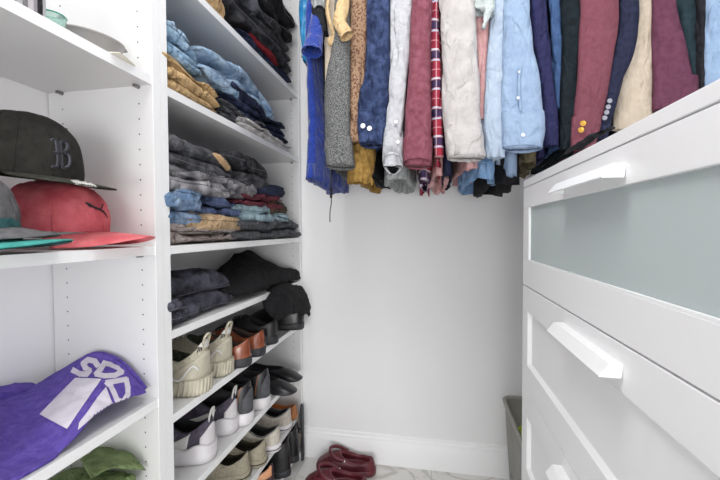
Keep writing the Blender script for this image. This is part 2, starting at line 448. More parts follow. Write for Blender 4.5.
def garment(name, label, cat, m, st=None, Y=1.175, ty=.02, body=None, off=None, cuff=None, cuffm=None, buttons=(), bm_=None, amp=.004, openb=True,
            group='garments hanging on the rod', fold=.006, bamp=.004, bwave=.007, part='sleeve', topz=1.99, vs=26, hem=.01, by0=1.235, by1=1.69, lining=None, lift=.006):
    NG[0] += 1; off = off if off is not None else NG[0]*3.7
    xs = body[0] if body else None
    if body:
        px, py, wpx = body[:3]; q = P(px, py, Y=by0+.03); X = q.x; zb = q.z
        wv = abs(P(px+wpx/2, py, Y=by0+.03).x-P(px-wpx/2, py, Y=by0+.03).x)
    else:
        s_ = st[len(st)//2]; X = P((s_[1]+s_[2])/2, s_[0], Y=Y).x; zb = 1.3; wv = .02
    root = empty(name, (0, 0, 0), label, cat, group)
    link('body', body_mesh(X, wv, RODZ-.012, zb, off=off, amp=bamp, wave=bwave, hem=hem, y0=by0, y1=by1), bm_ or m, root)
    sl = None
    if st:
        main = st; 
        sl = link(part, sleeve_mesh(main, Y, ty, off, amp, openb and not cuff, topz=topz, fold=fold, vs=vs), m, root)
        if cuff:
            cf = link('cuff', sleeve_mesh(cuff, Y, ty*1.22, off+1, amp*.45, True, topz=-1, fold=fold*.4, vs=vs, pl=2.8, lift=lift), cuffm or m, root)
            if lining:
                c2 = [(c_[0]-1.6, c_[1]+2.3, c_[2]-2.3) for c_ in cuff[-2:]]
                link('lining', sleeve_mesh(c2, Y+.003, ty*.92, off+1, 0, False, topz=-1, fold=0, pl=2.4, lift=lift), lining, root)  # dark inner shell paints the shade inside an open cuff
        for b in buttons:
            bx, by, bm2, br = b; yy = Y-ty*1.22-.001
            button(cf if cuff else sl, P(bx, by, Y=yy), bm2, br)
    return root, sl

# ================================================================== HANGING CLOTHES
G0 = 'garments hanging on the rod'
rod = empty('clothes_rod', (0, 0, 0), 'chrome clothes rod carrying the hanging garments', 'clothes rod')
link('tube', tube([(-.52, RODY, RODZ), (0, RODY, RODZ), (XR-.002, RODY, RODZ)], .0125, 14), mat('chrome', 'c9cacc', .2, metal=1), rod)
link('bracket', tube([(-.50, RODY, RODZ+.014), (-.50, RODY+.02, RODZ+.02), (-.50, D-.002, RODZ+.02)], .008, 8), metal, rod)

royal = fab('royal_blue_pique', '1b3283', '25429c', sheen=.3); tealsat = mat('blue_satin', '16699f', .3, '2f8fc4', 30)
cream = fab('cream_twill', 'd9c8b4', 'e3d4c2'); tan_ = fab('tan_cotton', 'c2a478', 'd4ba90'); tweed = mat('grey_tweed', '454749', .9, '7e7f7d', 330, 3, .6, 300, lo=.45, hi=.55)
pais = mat('brown_speckled_print', '9d7f66', .85, '6b4a38', 150, 2, .3, 250, lo=.5, hi=.56); ochre = fab('ochre_corduroy', '8a6a35', 'b08d4e', 60)
chamb = denim('navy_chambray', '232f50', '44537a', 45); whitec = fab('white_cotton', 'b3b4b9', 'c2c3c8', 60); greyst = fab('grey_striped_knit', '8b8f90', 'b5b8b8', 80, aniso=(1, 1, .2))
rosec = fab('rose_corduroy', '78404c', '8b5361', 60); black = fab('black_cloth', '18181b', '232327', 50); whitel = fab('white_linen', 'b5b1b0', 'c4c0bf', 30)
pink = fab('pink_cotton', 'd09c9c', 'dcb0af', 40); palegr = fab('pale_grey_crepe', 'b4bdbc', 'ccd4d3', 40); navy = fab('navy_wool', '181c33', '232944', 80)
stripe = fab('blue_white_stripe', '90a5c8', 'ccd6e8', 60, aniso=(8, 8, .3)); pale = fab('pale_blue_cotton', 'a3b2c6', 'b2c0d0', 40); skyb = fab('light_blue_cotton', '8fa4c2', '9bb1cc', 40)
indigo = fab('indigo_wool', '26274c', '31325a', 60); steel = fab('steel_blue_cotton', '3d5680', '4b6894', 50); inkt = fab('ink_teal_wool', '10181d', '1a262c', 60)
burg = fab('burgundy_flannel', '78444f', '7f4b58', 60); beige = fab('beige_linen', 'c4b6a3', 'd0c3b1', 50); plum = fab('plum_wool', '63384c', '6f4257', 60)
dkgreen = fab('dark_green_cloth', '22323a' , '2c3e45', 60); char = fab('charcoal_wool', '1f1f24', '2b2b30', 60); skyd = fab('soft_blue_chambray', '8fa9c9', '9db6d4', 40)
olivek = fab('olive_khaki', '57503d', '756b52', 40); navyb = fab('navy_blazer_wool', '20243a', '2b2f47', 90); midblue = fab('mid_blue_denim_cotton', '6f93bd', '8fb0d6', 30)
wbtn = mat('white_button', 'e8e8ea', .3); gbtn = mat('gold_button', 'd0a24a', .3, metal=.8); dbtn = mat('grey_horn_button', '9a9aa6', .35); nbtn = mat('navy_button', '3a3f66', .3)

def plaid():
    m, N, K = node_mat('red_navy_plaid'); b = N['Principled BSDF']; b.inputs['Roughness'].default_value = .9
    tc = N.new('ShaderNodeTexCoord'); sp = N.new('ShaderNodeSeparateXYZ'); K.new(tc.outputs['Object'], sp.inputs[0])
    def band(ax, per, lo, hi, ofs=0):
        a = N.new('ShaderNodeMath'); a.operation = 'MULTIPLY_ADD'; a.inputs[1].default_value = 1/per; a.inputs[2].default_value = ofs; K.new(sp.outputs[ax], a.inputs[0])
        f = N.new('ShaderNodeMath'); f.operation = 'FRACT'; K.new(a.outputs[0], f.inputs[0])
        g = N.new('ShaderNodeMath'); g.operation = 'GREATER_THAN'; g.inputs[1].default_value = lo; K.new(f.outputs[0], g.inputs[0])
        l = N.new('ShaderNodeMath'); l.operation = 'LESS_THAN'; l.inputs[1].default_value = hi; K.new(f.outputs[0], l.inputs[0])
        q = N.new('ShaderNodeMath'); q.operation = 'MULTIPLY'; K.new(g.outputs[0], q.inputs[0]); K.new(l.outputs[0], q.inputs[1]); return q
    col = None
    def mix(prev, fac, c, amt):
        x = N.new('ShaderNodeMix'); x.data_type = 'RGBA'
        k = N.new('ShaderNodeMath'); k.operation = 'MULTIPLY'; k.inputs[1].default_value = amt; K.new(fac.outputs[0], k.inputs[0]); K.new(k.outputs[0], x.inputs[0])
        if prev is None: x.inputs[6].default_value = srgb('a52a40')
        else: K.new(prev.outputs[2], x.inputs[6])
        x.inputs[7].default_value = srgb(c); return x
    a = mix(None, band('X', .03, 0, .3), '7a2238', .6); a = mix(a, band('Z', .085, .0, .25), '2a3058', .9); a = mix(a, band('X', .03, .4, .5), 'd8cdd4', .5)
    a = mix(a, band('Z', .085, .27, .34), 'd8dbe6', .9); a = mix(a, band('Z', .085, .91, .98), 'c9cfe2', .9); a = mix(a, band('Z', .085, .6, .63), 'e0a7ae', .8)
    K.new(a.outputs[2], b.inputs['Base Color']); return m
plaidm = plaid()

garment('tie_scarf', 'shiny teal-blue garment half hidden behind the royal blue polo', 'shirt', tealsat, [(4, 300, 312), (20, 300, 313), (40, 302, 312), (62, 304, 312)], Y=1.28, ty=.012, body=(306, 60, 9), by0=1.29, bm_=pale)
# royal blue polo shirt with short sleeve
r, _ = garment('polo_shirt', 'royal blue short-sleeved polo with its sleeve opening showing', 'shirt', royal, None, body=(314, 182, 19), by0=1.21, bwave=.014, hem=.02)
pts = [P(323, -40, Y=1.2), P(321, 0, Y=1.185), P(317, 24, Y=1.165), P(312, 52, Y=1.13)]
def freetube(pts, rads, flat, up=(0, 0, 1), n=26, amp=.002, s=30, off=0, inner=True, N=26):
    rings = []; up = Vector(up)
    for i in range(N+1):
        t = (len(pts)-1)*i/N; c = cr(pts, t); d = (cr(pts, min(t+.05, len(pts)-1))-cr(pts, max(t-.05, 0))).normalized()
        u = d.cross(up).normalized(); v = d.cross(u).normalized(); r = cr(rads, t)
        rings.append([c+r*(cos(2*pi*k/n)*u+flat*sin(2*pi*k/n)*v) for k in range(n)])
    if inner:
        last = rings[-1]; c = sum(last, Vector())/n; d = (rings[-1][0]-rings[-2][0]).normalized()
        for s_, dz in ((1.05, .001), (1.05, -.004), (.9, -.003), (.86, -.02), (.7, -.05)): rings.append([c+(p-c)*s_+d*dz for p in last])
    me = fixn(loft(rings, True, True)); wrinkle(me, amp, s, off); return me
link('sleeve', freetube(pts, [.02, .02, .024, .031], .8, up=(0, 1, .1)), royal, r)
# black garment with a grey striped cuff above it
garment('sweater', 'black sweater with grey ribbed cuff above the royal blue polo', 'sweater', black, [(0, 313, 327), (14, 312, 327), (34, 322, 328)], Y=1.165, ty=.018, body=(327, 100, 5),
        cuff=[(-4, 311, 325), (4, 312, 326), (11, 315, 326)], cuffm=greyst)
garment('coat', 'cream coat with turned-back tan cuffs left of the tweed sleeve', 'coat', cream, [(0, 326, 346), (40, 325, 343), (80, 325, 338), (120, 325, 333), (150, 325, 331)], Y=1.20, ty=.015, body=(336, 150, 14), openb=False)
r = bpy.data.objects[[o.name for o in C.objects if o.get('label', '').startswith('cream coat')][0]]
link('sleeve_cuff', freetube([P(345, -30, Y=1.18), P(343, 5, Y=1.15), P(340, 22, Y=1.13), P(336, 36, Y=1.11)][:3]+[P(347, 36, Y=1.12)], [.018, .02, .02, .021], .75, up=(0, 1, .1), off=3), tan_, r)
link('belt', tube([P(331, -14, Y=1.16), P(327, 8, Y=1.15), P(330, 24, Y=1.145), P(333, 34, Y=1.15), P(331, 44, Y=1.155), P(329, 38, Y=1.16)], .0035, 8, flat=2.6), tan_, r)
garment('jacket', 'grey tweed jacket, its wide flecked cuff beside the cream coat', 'jacket', tweed, [(0, 335, 350), (40, 333, 350), (80, 326, 350), (120, 325, 350), (150, 326, 352), (167, 328, 354)], Y=1.165, ty=.022, body=(341, 172, 14),
        amp=.0015, cuff=[(146, 325.5, 352.5), (150, 325.5, 353), (167, 327.5, 354.5)], cuffm=tweed)
garment('shirt', 'brown shirt with small speckled print beside the tweed jacket', 'shirt', pais, [(0, 349, 370), (30, 349, 369), (60, 349, 366), (90, 349, 364), (120, 350, 362), (142, 350, 362)], Y=1.185, ty=.018, body=(360, 160, 8), openb=False)
garment('trousers', 'ochre corduroy garment with crumpled hem under the brown shirt', 'trousers', ochre, [(100, 352, 372), (140, 350, 372), (160, 347, 373), (184, 347, 372)], Y=1.225, ty=.02, body=(359, 181, 19), fold=.02, amp=.007, topz=0, hem=.02)
garment('shirt', 'navy chambray shirt with two white cuff buttons', 'shirt', chamb, [(0, 367, 391), (40, 366, 390), (70, 365, 391), (95, 360, 390), (115, 358, 386), (144, 362, 381)], Y=1.16, ty=.024, body=(378, 150, 10), amp=.006, fold=.01,
        cuff=[(112, 358, 387), (125, 357.5, 386), (145, 360, 382)], buttons=((363, 126, wbtn, .0075), (369.5, 128.5, wbtn, .0075)))
garment('jacket', 'black garment whose hem peeks out below the navy chambray cuff', 'jacket', black, None, body=(376, 179, 9), by0=1.26, hem=.02)
garment('shirt', 'white shirt with open cuff shaded black inside, left of the rose sleeve', 'shirt', whitec, [(0, 391, 412), (40, 391, 411), (80, 388, 409), (110, 385, 406), (140, 383, 404), (167, 383, 403)], Y=1.165, ty=.022, body=(398, 160, 12), amp=.005,
        lift=.032, lining=black, cuff=[(138, 383, 404.5), (150, 382.5, 404), (164, 382.5, 403)], buttons=((396, 122, wbtn, .0055), (398, 142, wbtn, .0055)))  # cuff inside coloured black in place of its shade
garment('sweater', 'grey striped knit whose hem shows under the white shirt', 'sweater', greyst, None, body=(396, 181, 30), by0=1.24, hem=.015, bamp=.006)
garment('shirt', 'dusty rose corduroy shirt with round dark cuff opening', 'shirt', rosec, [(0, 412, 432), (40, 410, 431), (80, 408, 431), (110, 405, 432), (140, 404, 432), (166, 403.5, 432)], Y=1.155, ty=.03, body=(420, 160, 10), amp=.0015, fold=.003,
        cuff=[(139, 403.5, 432.5), (150, 403, 432.5), (164, 403.5, 432)], lift=.012, lining=black)  # black shell stands in for the shaded cuff hollow
garment('shirt', 'red, navy and white plaid shirt between rose and white sleeves', 'shirt', plaidm, [(0, 425, 439), (40, 428, 440), (80, 431, 442), (120, 432, 443), (157, 434, 444)], Y=1.185, ty=.02, body=(437, 168, 8), openb=False)
garment('shirt', 'crimson plaid garment hem below the rose cuff', 'shirt', plaidm, None, body=(424, 183, 12), by0=1.25, hem=.03, bamp=.008)
garment('shirt', 'white linen shirt with the widest plain cuff in the row', 'shirt', whitel, [(0, 438, 475), (30, 440, 476), (60, 442, 478), (90, 442, 480), (115, 443, 480), (158, 448, 484)], Y=1.15, ty=.028, body=(458, 150, 12), amp=.0042, fold=.012,
        cuff=[(131, 444, 482), (140, 445, 483), (158, 447.5, 484.5)])
garment('blouse', 'dusty pink blouse with narrow sleeve right of the white linen shirt', 'blouse', pink, [(0, 473, 490), (40, 475, 489), (80, 478, 487), (120, 478, 484)], Y=1.19, ty=.015, body=(466, 172, 24), bwave=.02, hem=.012, openb=False)
garment('jacket', 'navy garment with curved hem peeking under the white linen cuff', 'jacket', navy, None, body=(449, 176, 10), by0=1.22, hem=.01)
garment('blouse', 'pink blouse with short crumpled hem under the navy edge', 'blouse', pink, None, body=(440, 181, 20), by0=1.27, hem=.02, bamp=.008)
garment('blouse', 'pale grey-green blouse with short ruffled sleeve at the top', 'blouse', palegr, [(-10, 471, 490), (0, 471, 492), (8, 472, 493), (12, 473, 494)], Y=1.15, ty=.02, body=(489, 150, 4), amp=.008, fold=.02)
r = [o for o in C.objects if o.get('label', '').startswith('pale grey-green')][0]
link('ruffle', freetube([P(489, -6, Y=1.15), P(488, 8, Y=1.14), P(486, 18, Y=1.14), P(484, 27, Y=1.14)], [.012, .013, .008, .004], .7, up=(0, 1, .1), amp=.004, off=5), palegr, r)
garment('shirt', 'blue and white striped shirt behind the pale blue sleeve', 'shirt', stripe, [(40, 482, 496), (80, 481, 495), (120, 480, 494), (150, 479, 492)], Y=1.2, ty=.018, body=(490, 168, 10), amp=.006)
garment('shirt', 'pale icy blue shirt with plain flat sleeve left of the sky blue one', 'shirt', pale, [(0, 492, 513), (30, 490, 512), (60, 487, 509), (90, 485, 507), (130, 484, 505), (158, 486, 505)], Y=1.165, ty=.014, body=(494, 165, 12), amp=.002, fold=.006)
garment('shirt', 'mid blue shirt with long crumpled tail below the icy blue sleeve', 'shirt', midblue, None, body=(482, 180, 34), by0=1.225, hem=.02, bamp=.007, bwave=.02)
garment('shirt', 'sky blue shirt with buttoned placket along its sleeve', 'shirt', skyb, [(0, 503, 530), (40, 503, 533), (80, 502, 539), (115, 501, 543), (130, 502, 545), (149, 503, 542)], Y=1.15, ty=.024, body=(509, 178, 22), amp=.0025, fold=.005,
        cuff=[(112, 501, 543.5), (125, 501.5, 545), (149, 502.5, 542)], buttons=((518, 98, wbtn, .004), (523, 135, wbtn, .005), (519, 72, wbtn, .003)))
r = [o for o in C.objects if o.get('label', '').startswith('sky blue shirt with')][0]
link('placket', tube([P(521, 66, Y=1.123), P(519, 84, Y=1.123), P(520, 100, Y=1.122), P(521, 112, Y=1.12)], .0055, 8, flat=.45), skyb, r)
garment('trousers', 'black trousers with low curved hem under the blue shirt tails', 'trousers', black, None, body=(504, 188, 34), by0=1.245, hem=.03, bwave=.02)
garment('trousers', 'olive khaki trousers hem beside the dresser corner', 'trousers', olivek, None, body=(527, 164, 24), by0=1.21, hem=.02, bamp=.008, bwave=.015)
garment('jacket', 'indigo suit jacket right of the sky blue sleeve', 'suit jacket', indigo, [(0, 528, 546), (40, 531, 550), (80, 538, 553), (115, 542, 558), (146, 543, 559)], Y=1.185, ty=.022, body=(540, 160, 12), amp=.002, fold=.012)
garment('shirt', 'steel blue shirt sliver between indigo and dark teal jackets', 'shirt', steel, [(0, 548, 560), (60, 552, 562), (110, 556, 564)], Y=1.205, ty=.016, body=(556, 150, 6), openb=False)
garment('jacket', 'dark ink-teal jacket left of the burgundy blazer', 'suit jacket', inkt, [(0, 560, 582), (40, 562, 580), (90, 560, 577), (150, 560, 574)], Y=1.18, ty=.018, body=(569, 155, 12), amp=.002)
garment('blazer', 'burgundy blazer with two gold cuff buttons', 'blazer', burg, [(0, 580, 619), (30, 579, 618), (60, 578, 613), (90, 576, 608), (120, 573, 602), (150, 570, 594)], Y=1.16, ty=.02, body=(590, 170, 10), amp=.001, fold=.006,
        buttons=((583, 123.5, gbtn, .008), (581, 130, gbtn, .008)))
garment('blazer', 'navy blazer with four cuff buttons beside the burgundy one', 'blazer', navyb, [(0, 618, 638), (30, 617, 637), (55, 611, 633), (80, 606, 623), (105, 602, 616), (140, 594, 606)], Y=1.172, ty=.018, body=(620, 160, 8), amp=.001, fold=.004,
        buttons=((609.5, 101, dbtn, .0065), (608, 107, dbtn, .0065), (606.5, 112.5, dbtn, .0065), (604.5, 118, dbtn, .0065)))
garment('jacket', 'beige linen jacket between navy blazer and plum jacket', 'jacket', beige, [(0, 636, 653), (40, 626, 653), (80, 620, 653), (130, 612, 652)], Y=1.2, ty=.018, body=(635, 150, 12), amp=.001, fold=.004)
garment('jacket', 'plum jacket with smooth wide sleeve right of the beige one', 'jacket', plum, [(0, 651, 674), (40, 652, 683), (80, 653, 692), (110, 653, 700)], Y=1.185, ty=.02, body=(668, 150, 14), amp=.001, fold=.004)
garment('shirt', 'dark green shirt between plum jacket and black coat', 'shirt', dkgreen, [(0, 674, 695), (40, 680, 695), (80, 688, 697), (110, 688, 698)], Y=1.2, ty=.018, body=(685, 150, 10), amp=.002)
garment('coat', 'narrow charcoal coat left of the soft blue shirt', 'coat', char, [(0, 694, 705), (40, 695, 704), (90, 696, 703)], Y=1.185, ty=.02, body=(700, 150, 8), amp=.002)
garment('shirt', 'soft blue chambray shirt at the right end of the row', 'shirt', skyd, [(0, 703, 734), (40, 704, 738), (90, 703, 742)], Y=1.17, ty=.02, body=(718, 150, 16), amp=.002, fold=.006)
# drawstring with toggle
ds = empty('drawstring', (0, 0, 0), 'dark drawstring with toggle dangling under the cream coat', 'cord')
link('cord', tube([P(333, 150, Y=1.2), P(331, 178, Y=1.2), P(331.5, 200, Y=1.2), P(330, 212, Y=1.2), P(330, 222, Y=1.2)], .0018, 6), char, ds)
link('toggle', tube([P(331.3, 188, Y=1.2), P(331.2, 193, Y=1.2), P(331, 198, Y=1.2)], .004, 8), black, ds)
# dark jacket lying over the dresser's far corner
f = [[P(566, 152, Y=1.19), P(585, 138, Y=1.17), P(612, 127, Y=1.17)], [P(574, 148, Y=1.125), P(590, 135, Y=1.12), P(612, 125.5, Y=1.1)]]
for row in f:
    for q in row: q.z = DT+.012
f[0][0].y += .03
sheet([[P(566, 153, Z=DT+.010)+Vector((0, .03, -.0)), P(588, 140, Z=DT+.016), P(612, 128, Z=DT+.014)],
       [P(572, 150, Z=DT+.010), P(592, 136, Z=DT+.020), P(614, 126, Z=DT+.014)],
       [P(580, 150, Z=DT+.007), P(598, 138, Z=DT+.012), P(616, 128, Z=DT+.009)]], .008, 'folded_jacket', char, amp=.002)
o = bpy.data.objects['folded_jacket']; tag(o, 'charcoal folded garment lying on the dresser top under the gold-buttoned cuff', 'jacket')

# ================================================================== CLOTHES ON SHELVES
khaki = fab('khaki_twill', 'b39469', 'c9ab80', 50, crease=.7); ltblue = denim('light_blue_denim', '7d9cb8', 'a9c2d6'); blued = denim('washed_blue_denim', '7f9cba', 'b4c9de', 16)
dkblue = denim('dark_navy_cloth', '1c2238', '2f3752'); greyd = denim('grey_black_denim', '38393d', '74757b', 18); charc = denim('charcoal_denim', '242528', '55555a', 20)
washg = denim('washed_grey_denim', '5c5b60', 'a9a7aa', 20); whiteg = fab('off_white_knit', 'b4b1b0', 'cfcccb', 40, crease=.7); taupe = fab('taupe_twill', '9b8f8b', 'b8adaa', 40, crease=.8)
bljean = denim('blue_denim', '323d5b', '66759a', 20); lbl2 = denim('bright_blue_denim', '5f7896', 'a3b6cd', 14); orng = fab('camel_cotton', 'ab8f70', 'ccb18c', 40, crease=.7); ltteal = fab('pale_teal_cotton', '8ba3ad', 'a4bac3', 50, crease=.8)
maroon = fab('maroon_cotton', '5d2a36', '743743', 50, crease=.7); brol = fab('brown_olive_cotton', '4b4034', '62533f', 60, crease=.7); dkgrey = fab('slate_grey_cotton', '45474b', '5c5e62', 50, crease=.8)
jet = fab('matte_black_wool', '151517', '1f1f22', 50, crease=.6); redc = fab('red_cotton', '7e1f28', '9c2c35', 40); leatherp = mat('tan_leather_patch', 'b9966c', .6, 'd4b48c', 60, bump=.3)
dkj = denim('black_blue_denim', '24252b', '5d5d6b', 22)

GS = 'folded clothes stacked on the shelves'
def pile(name, label, cat, m, x0, x1, yb, yt, xm=None, **k):
    """x0, x1: pixel columns at the shelf front; yb, yt: bottom and top pixel rows read at column xm"""
    xm = xm or (x0+x1)/2; fr = k.get('front', LF)
    k.setdefault('group', GS)
    z0 = k.pop('z0', None); z1 = k.pop('z1', None)
    return folded(name, label, cat, m, yx(x0, fr), yx(x1, fr), z0 if z0 is not None else pz(xm, yb, fr), z1 if z1 is not None else pz(xm, yt, fr), **k)
e = .001
# -- shelf S1 (top): tan + black/grey jeans
pile('folded_trousers', 'khaki trousers at the near end of the topmost jeans shelf', 'trousers', khaki, 200, 236, 0, 0, z0=S1+e, z1=S1+.15, n=2, seed=1, lump=.02, amp=.006)
pile('folded_shirt', 'navy and red crumpled shirt under the black jeans on the top shelf', 'shirt', dkblue, 246, 292, 0, 0, z0=S1+e, z1=S1+.04, n=2, seed=2, lump=.02)
pile('folded_shirt', 'red crumpled shirt squeezed under black jeans on the top shelf', 'shirt', redc, 254, 283, 0, 0, z0=S1+.035, z1=S1+.068, n=1, seed=3, lump=.012)
pile('folded_jeans', 'black jeans folded thick on the far end of the top shelf', 'jeans', charc, 238, 299, 0, 0, z0=S1+.06, z1=S1+.20, n=3, seed=4, lump=.02, amp=.006, front=LF+.02, stag=.03)
pile('folded_jeans', 'dark grey jeans rolled open above the khaki trousers', 'jeans', greyd, 228, 264, 0, 0, z0=S1+.115, z1=S1+.235, n=2, seed=5, lump=.02, amp=.006, front=LF+.01)
pile('folded_jeans', 'black jeans topmost in the top shelf stack', 'jeans', jet, 243, 298, 0, 0, z0=S1+.19, z1=S1+.30, n=2, seed=6, lump=.02, amp=.005, front=LF+.015)
# -- shelf S2
pile('folded_trousers', 'khaki trousers sliding over the edge of the second shelf', 'trousers', khaki, 167, 226, 0, 0, z0=S2+e, z1=S2+.075, n=3, seed=7, lump=.022, amp=.006, sag=(0, -.03), front=LF+.012)
pile('folded_jeans', 'light blue jeans on top of the khaki trousers', 'jeans', ltblue, 167, 206, 0, 0, z0=S2+.08, z1=S2+.165, n=2, seed=8, lump=.02, amp=.006, sag=(0, -.03), front=LF-.005)
pile('folded_shirt', 'grey shirt folded under the washed blue jeans', 'shirt', dkgrey, 226, 270, 0, 0, z0=S2+e, z1=S2+.055, n=3, seed=9, lump=.02, front=LF+.005)
pile('folded_shirt', 'off-white grey knit at the far end of the second shelf', 'shirt', whiteg, 246, 296, 0, 0, z0=S2+e, z1=S2+.03, n=2, seed=10, lump=.012, front=LF+.02)
pile('folded_shirt', 'navy crumpled shirt under the washed blue jeans', 'shirt', dkblue, 232, 292, 0, 0, z0=S2+.035, z1=S2+.12, n=3, seed=11, lump=.024, amp=.006)
pile('folded_jeans', 'washed blue jeans heaped on navy and grey shirts', 'jeans', blued, 210, 279, 0, 0, z0=S2+.09, z1=S2+.20, n=2, seed=12, lump=.025, amp=.009, sag=(0, -.05), s=14, front=LF+.005)
# -- shelf S3
t3 = S3+e
pile('folded_trousers', 'taupe trousers at the near bottom of the fullest stack', 'trousers', taupe, 170, 243, 0, 0, z0=t3, z1=t3+0.054, n=2, seed=13, lump=.014, amp=.006)
pile('folded_shirt', 'slate grey shirt at the far bottom of the fullest stack', 'shirt', dkgrey, 240, 304, 0, 0, z0=t3, z1=t3+0.074, n=2, seed=14, lump=.018, amp=.005, front=LF+.02)
pile('folded_shirt', 'camel cotton shirt between taupe trousers and blue jeans', 'shirt', orng, 190, 254, 0, 0, z0=t3+0.036, z1=t3+0.082, n=1, seed=15, lump=.02, front=LF+.01, sag=(0, -.05))
pile('folded_jeans', 'bright blue jeans at the near side under the grey jeans', 'jeans', lbl2, 170, 206, 0, 0, z0=t3+0.050, z1=t3+0.138, n=2, seed=16, lump=.022, amp=.007, front=LF+.008)
pile('folded_jeans', 'dark blue jeans in the middle under the washed grey jeans', 'jeans', bljean, 196, 244, 0, 0, z0=t3+0.072, z1=t3+0.142, n=2, seed=17, lump=.02, amp=.006)
pile('folded_shirt', 'pale teal shirt on top of the slate grey shirt', 'shirt', ltteal, 236, 292, 0, 0, z0=t3+0.067, z1=t3+0.126, n=2, seed=18, lump=.018, amp=.006, front=LF+.006, sag=(0, -.03))
pile('folded_shirt', 'maroon shirt crumpled between pale teal and charcoal clothes', 'shirt', maroon, 242, 283, 0, 0, z0=t3+0.118, z1=t3+0.180, n=2, seed=19, lump=.02, amp=.006)
pile('folded_shirt', 'brown olive shirt at the far end beside the maroon one', 'shirt', brol, 274, 294, 0, 0, z0=t3+0.096, z1=t3+0.162, n=1, seed=20, lump=.014, amp=.005)
pile('folded_shirt', 'small navy shirt above the maroon and olive shirts', 'shirt', dkblue, 262, 288, 0, 0, z0=t3+0.162, z1=t3+0.222, n=1, seed=21, lump=.014, amp=.005)
pile('folded_jeans', 'washed grey jeans directly under the jeans with the leather patch', 'jeans', washg, 169, 238, 0, 0, z0=t3+0.134, z1=t3+0.202, n=2, seed=22, lump=.018, amp=.007, front=LF+.01)
pile('folded_jeans', 'charcoal jeans leaning beside the jeans with the leather patch', 'jeans', charc, 232, 274, 0, 0, z0=t3+0.180, z1=t3+0.294, n=2, seed=23, lump=.022, amp=.006, sag=(0, -.04))
pile('folded_jeans', 'washed grey jeans leg over the maroon shirt', 'jeans', washg, 233, 262, 0, 0, z0=t3+0.142, z1=t3+0.198, n=1, seed=24, lump=.012, amp=.006, front=LF+.012)
jn = pile('folded_jeans', 'dark grey jeans with a tan leather waistband patch', 'jeans', greyd, 169, 239, 0, 0, z0=t3+0.192, z1=t3+0.278, n=2, seed=25, lump=.014, amp=.004, sag=(-.0, -.05), front=LF+.006)
# -- shelf S4
pile('folded_jeans', 'black and blue faded jeans folded flat on the low shelf', 'jeans', dkj, 170, 238, 0, 0, z0=S4+e, z1=S4+.125, n=2, seed=26, lump=.012, amp=.004, front=LF-.015, sag=(0, -.05))
pile('folded_jeans', 'small dark jeans with rolled waistband at the near end of the low shelf', 'jeans', dkj, 170, 193, 0, 0, z0=S4+e, z1=S4+.075, n=2, seed=27, lump=.012, amp=.004, front=LF+.012)
def PL(*a): return [P(x, y, X=X) for x, y, X in a]
ta = lambda o, l, c, g=None: tag(o, l, c, g)
o = sheet([PL((212, 280, -.80), (226, 262, -.84), (247, 251, -.84), (262, 262, -.82)),
           PL((212, 286, -.74), (230, 272, -.74), (252, 262, -.74), (276, 268, -.73)),
           PL((214, 291, -.68), (232, 284, -.67), (254, 275, -.66), (303, 273, -.64)),
           PL((226, 292, -.64), (238, 293, -.63), (262, 289, -.625), (300, 276, -.63))], .014, 'folded_trousers', jet, amp=.009, s=9, lump=.010)
ta(o, 'matte black trousers thrown on the low shelf beside the faded jeans', 'trousers', GS)
o = sheet([PL((262, 296, -.66), (272, 286, -.65), (284, 282, -.64), (298, 281, -.64)),
           PL((264, 306, -.62), (276, 298, -.59), (290, 294, -.585), (306, 292, -.60)),
           PL((268, 312, -.60), (280, 311, -.57), (294, 306, -.565), (311, 304, -.59)),
           PL((271, 317, -.60), (282, 318, -.57), (296, 314, -.565), (310, 315, -.59))], .012, 'draped_garment', jet, amp=.007, s=13, lump=.006)
ta(o, 'black garment draped over the shelf edge onto the black dress shoes', 'garment', GS)

from mathutils.bvhtree import BVHTree
def seam(o, m, ya, yb, za, zb, r=.0007, n=30, wob=.004, name='topstitching', x0=-.5):
    me = o.data; bv = BVHTree.FromPolygons([v.co.copy() for v in me.vertices], [tuple(p.vertices) for p in me.polygons]); pts = []
    for i in range(n+1):
        t = i/n; h = bv.ray_cast(Vector((x0, ya+(yb-ya)*t, za+(zb-za)*t+wob*nz((t*5, za*30, ya*9), 1))), Vector((-1, 0, 0)))
        if h[0] is not None: pts.append(h[0]+Vector((.0006, 0, 0)))
    pts = [p for i, p in enumerate(pts) if i == 0 or (p-pts[i-1]).length < .03]
    if len(pts) > 4: return link(name, tube(pts, r, 5, sub=1), m, o)
thr = mat('pale_grey_thread', '77767a', .8); thd = mat('dark_seam_thread', '0f0f12', .9); tho = mat('tan_thread', 'a98a5e', .8)
def byseed(txt): return [o for o in C.objects if txt in o.get('label', '')][0]
def bb(o):
    xs = [v.co for v in o.data.vertices]; return min(v.y for v in xs), max(v.y for v in xs), min(v.z for v in xs), max(v.z for v in xs)
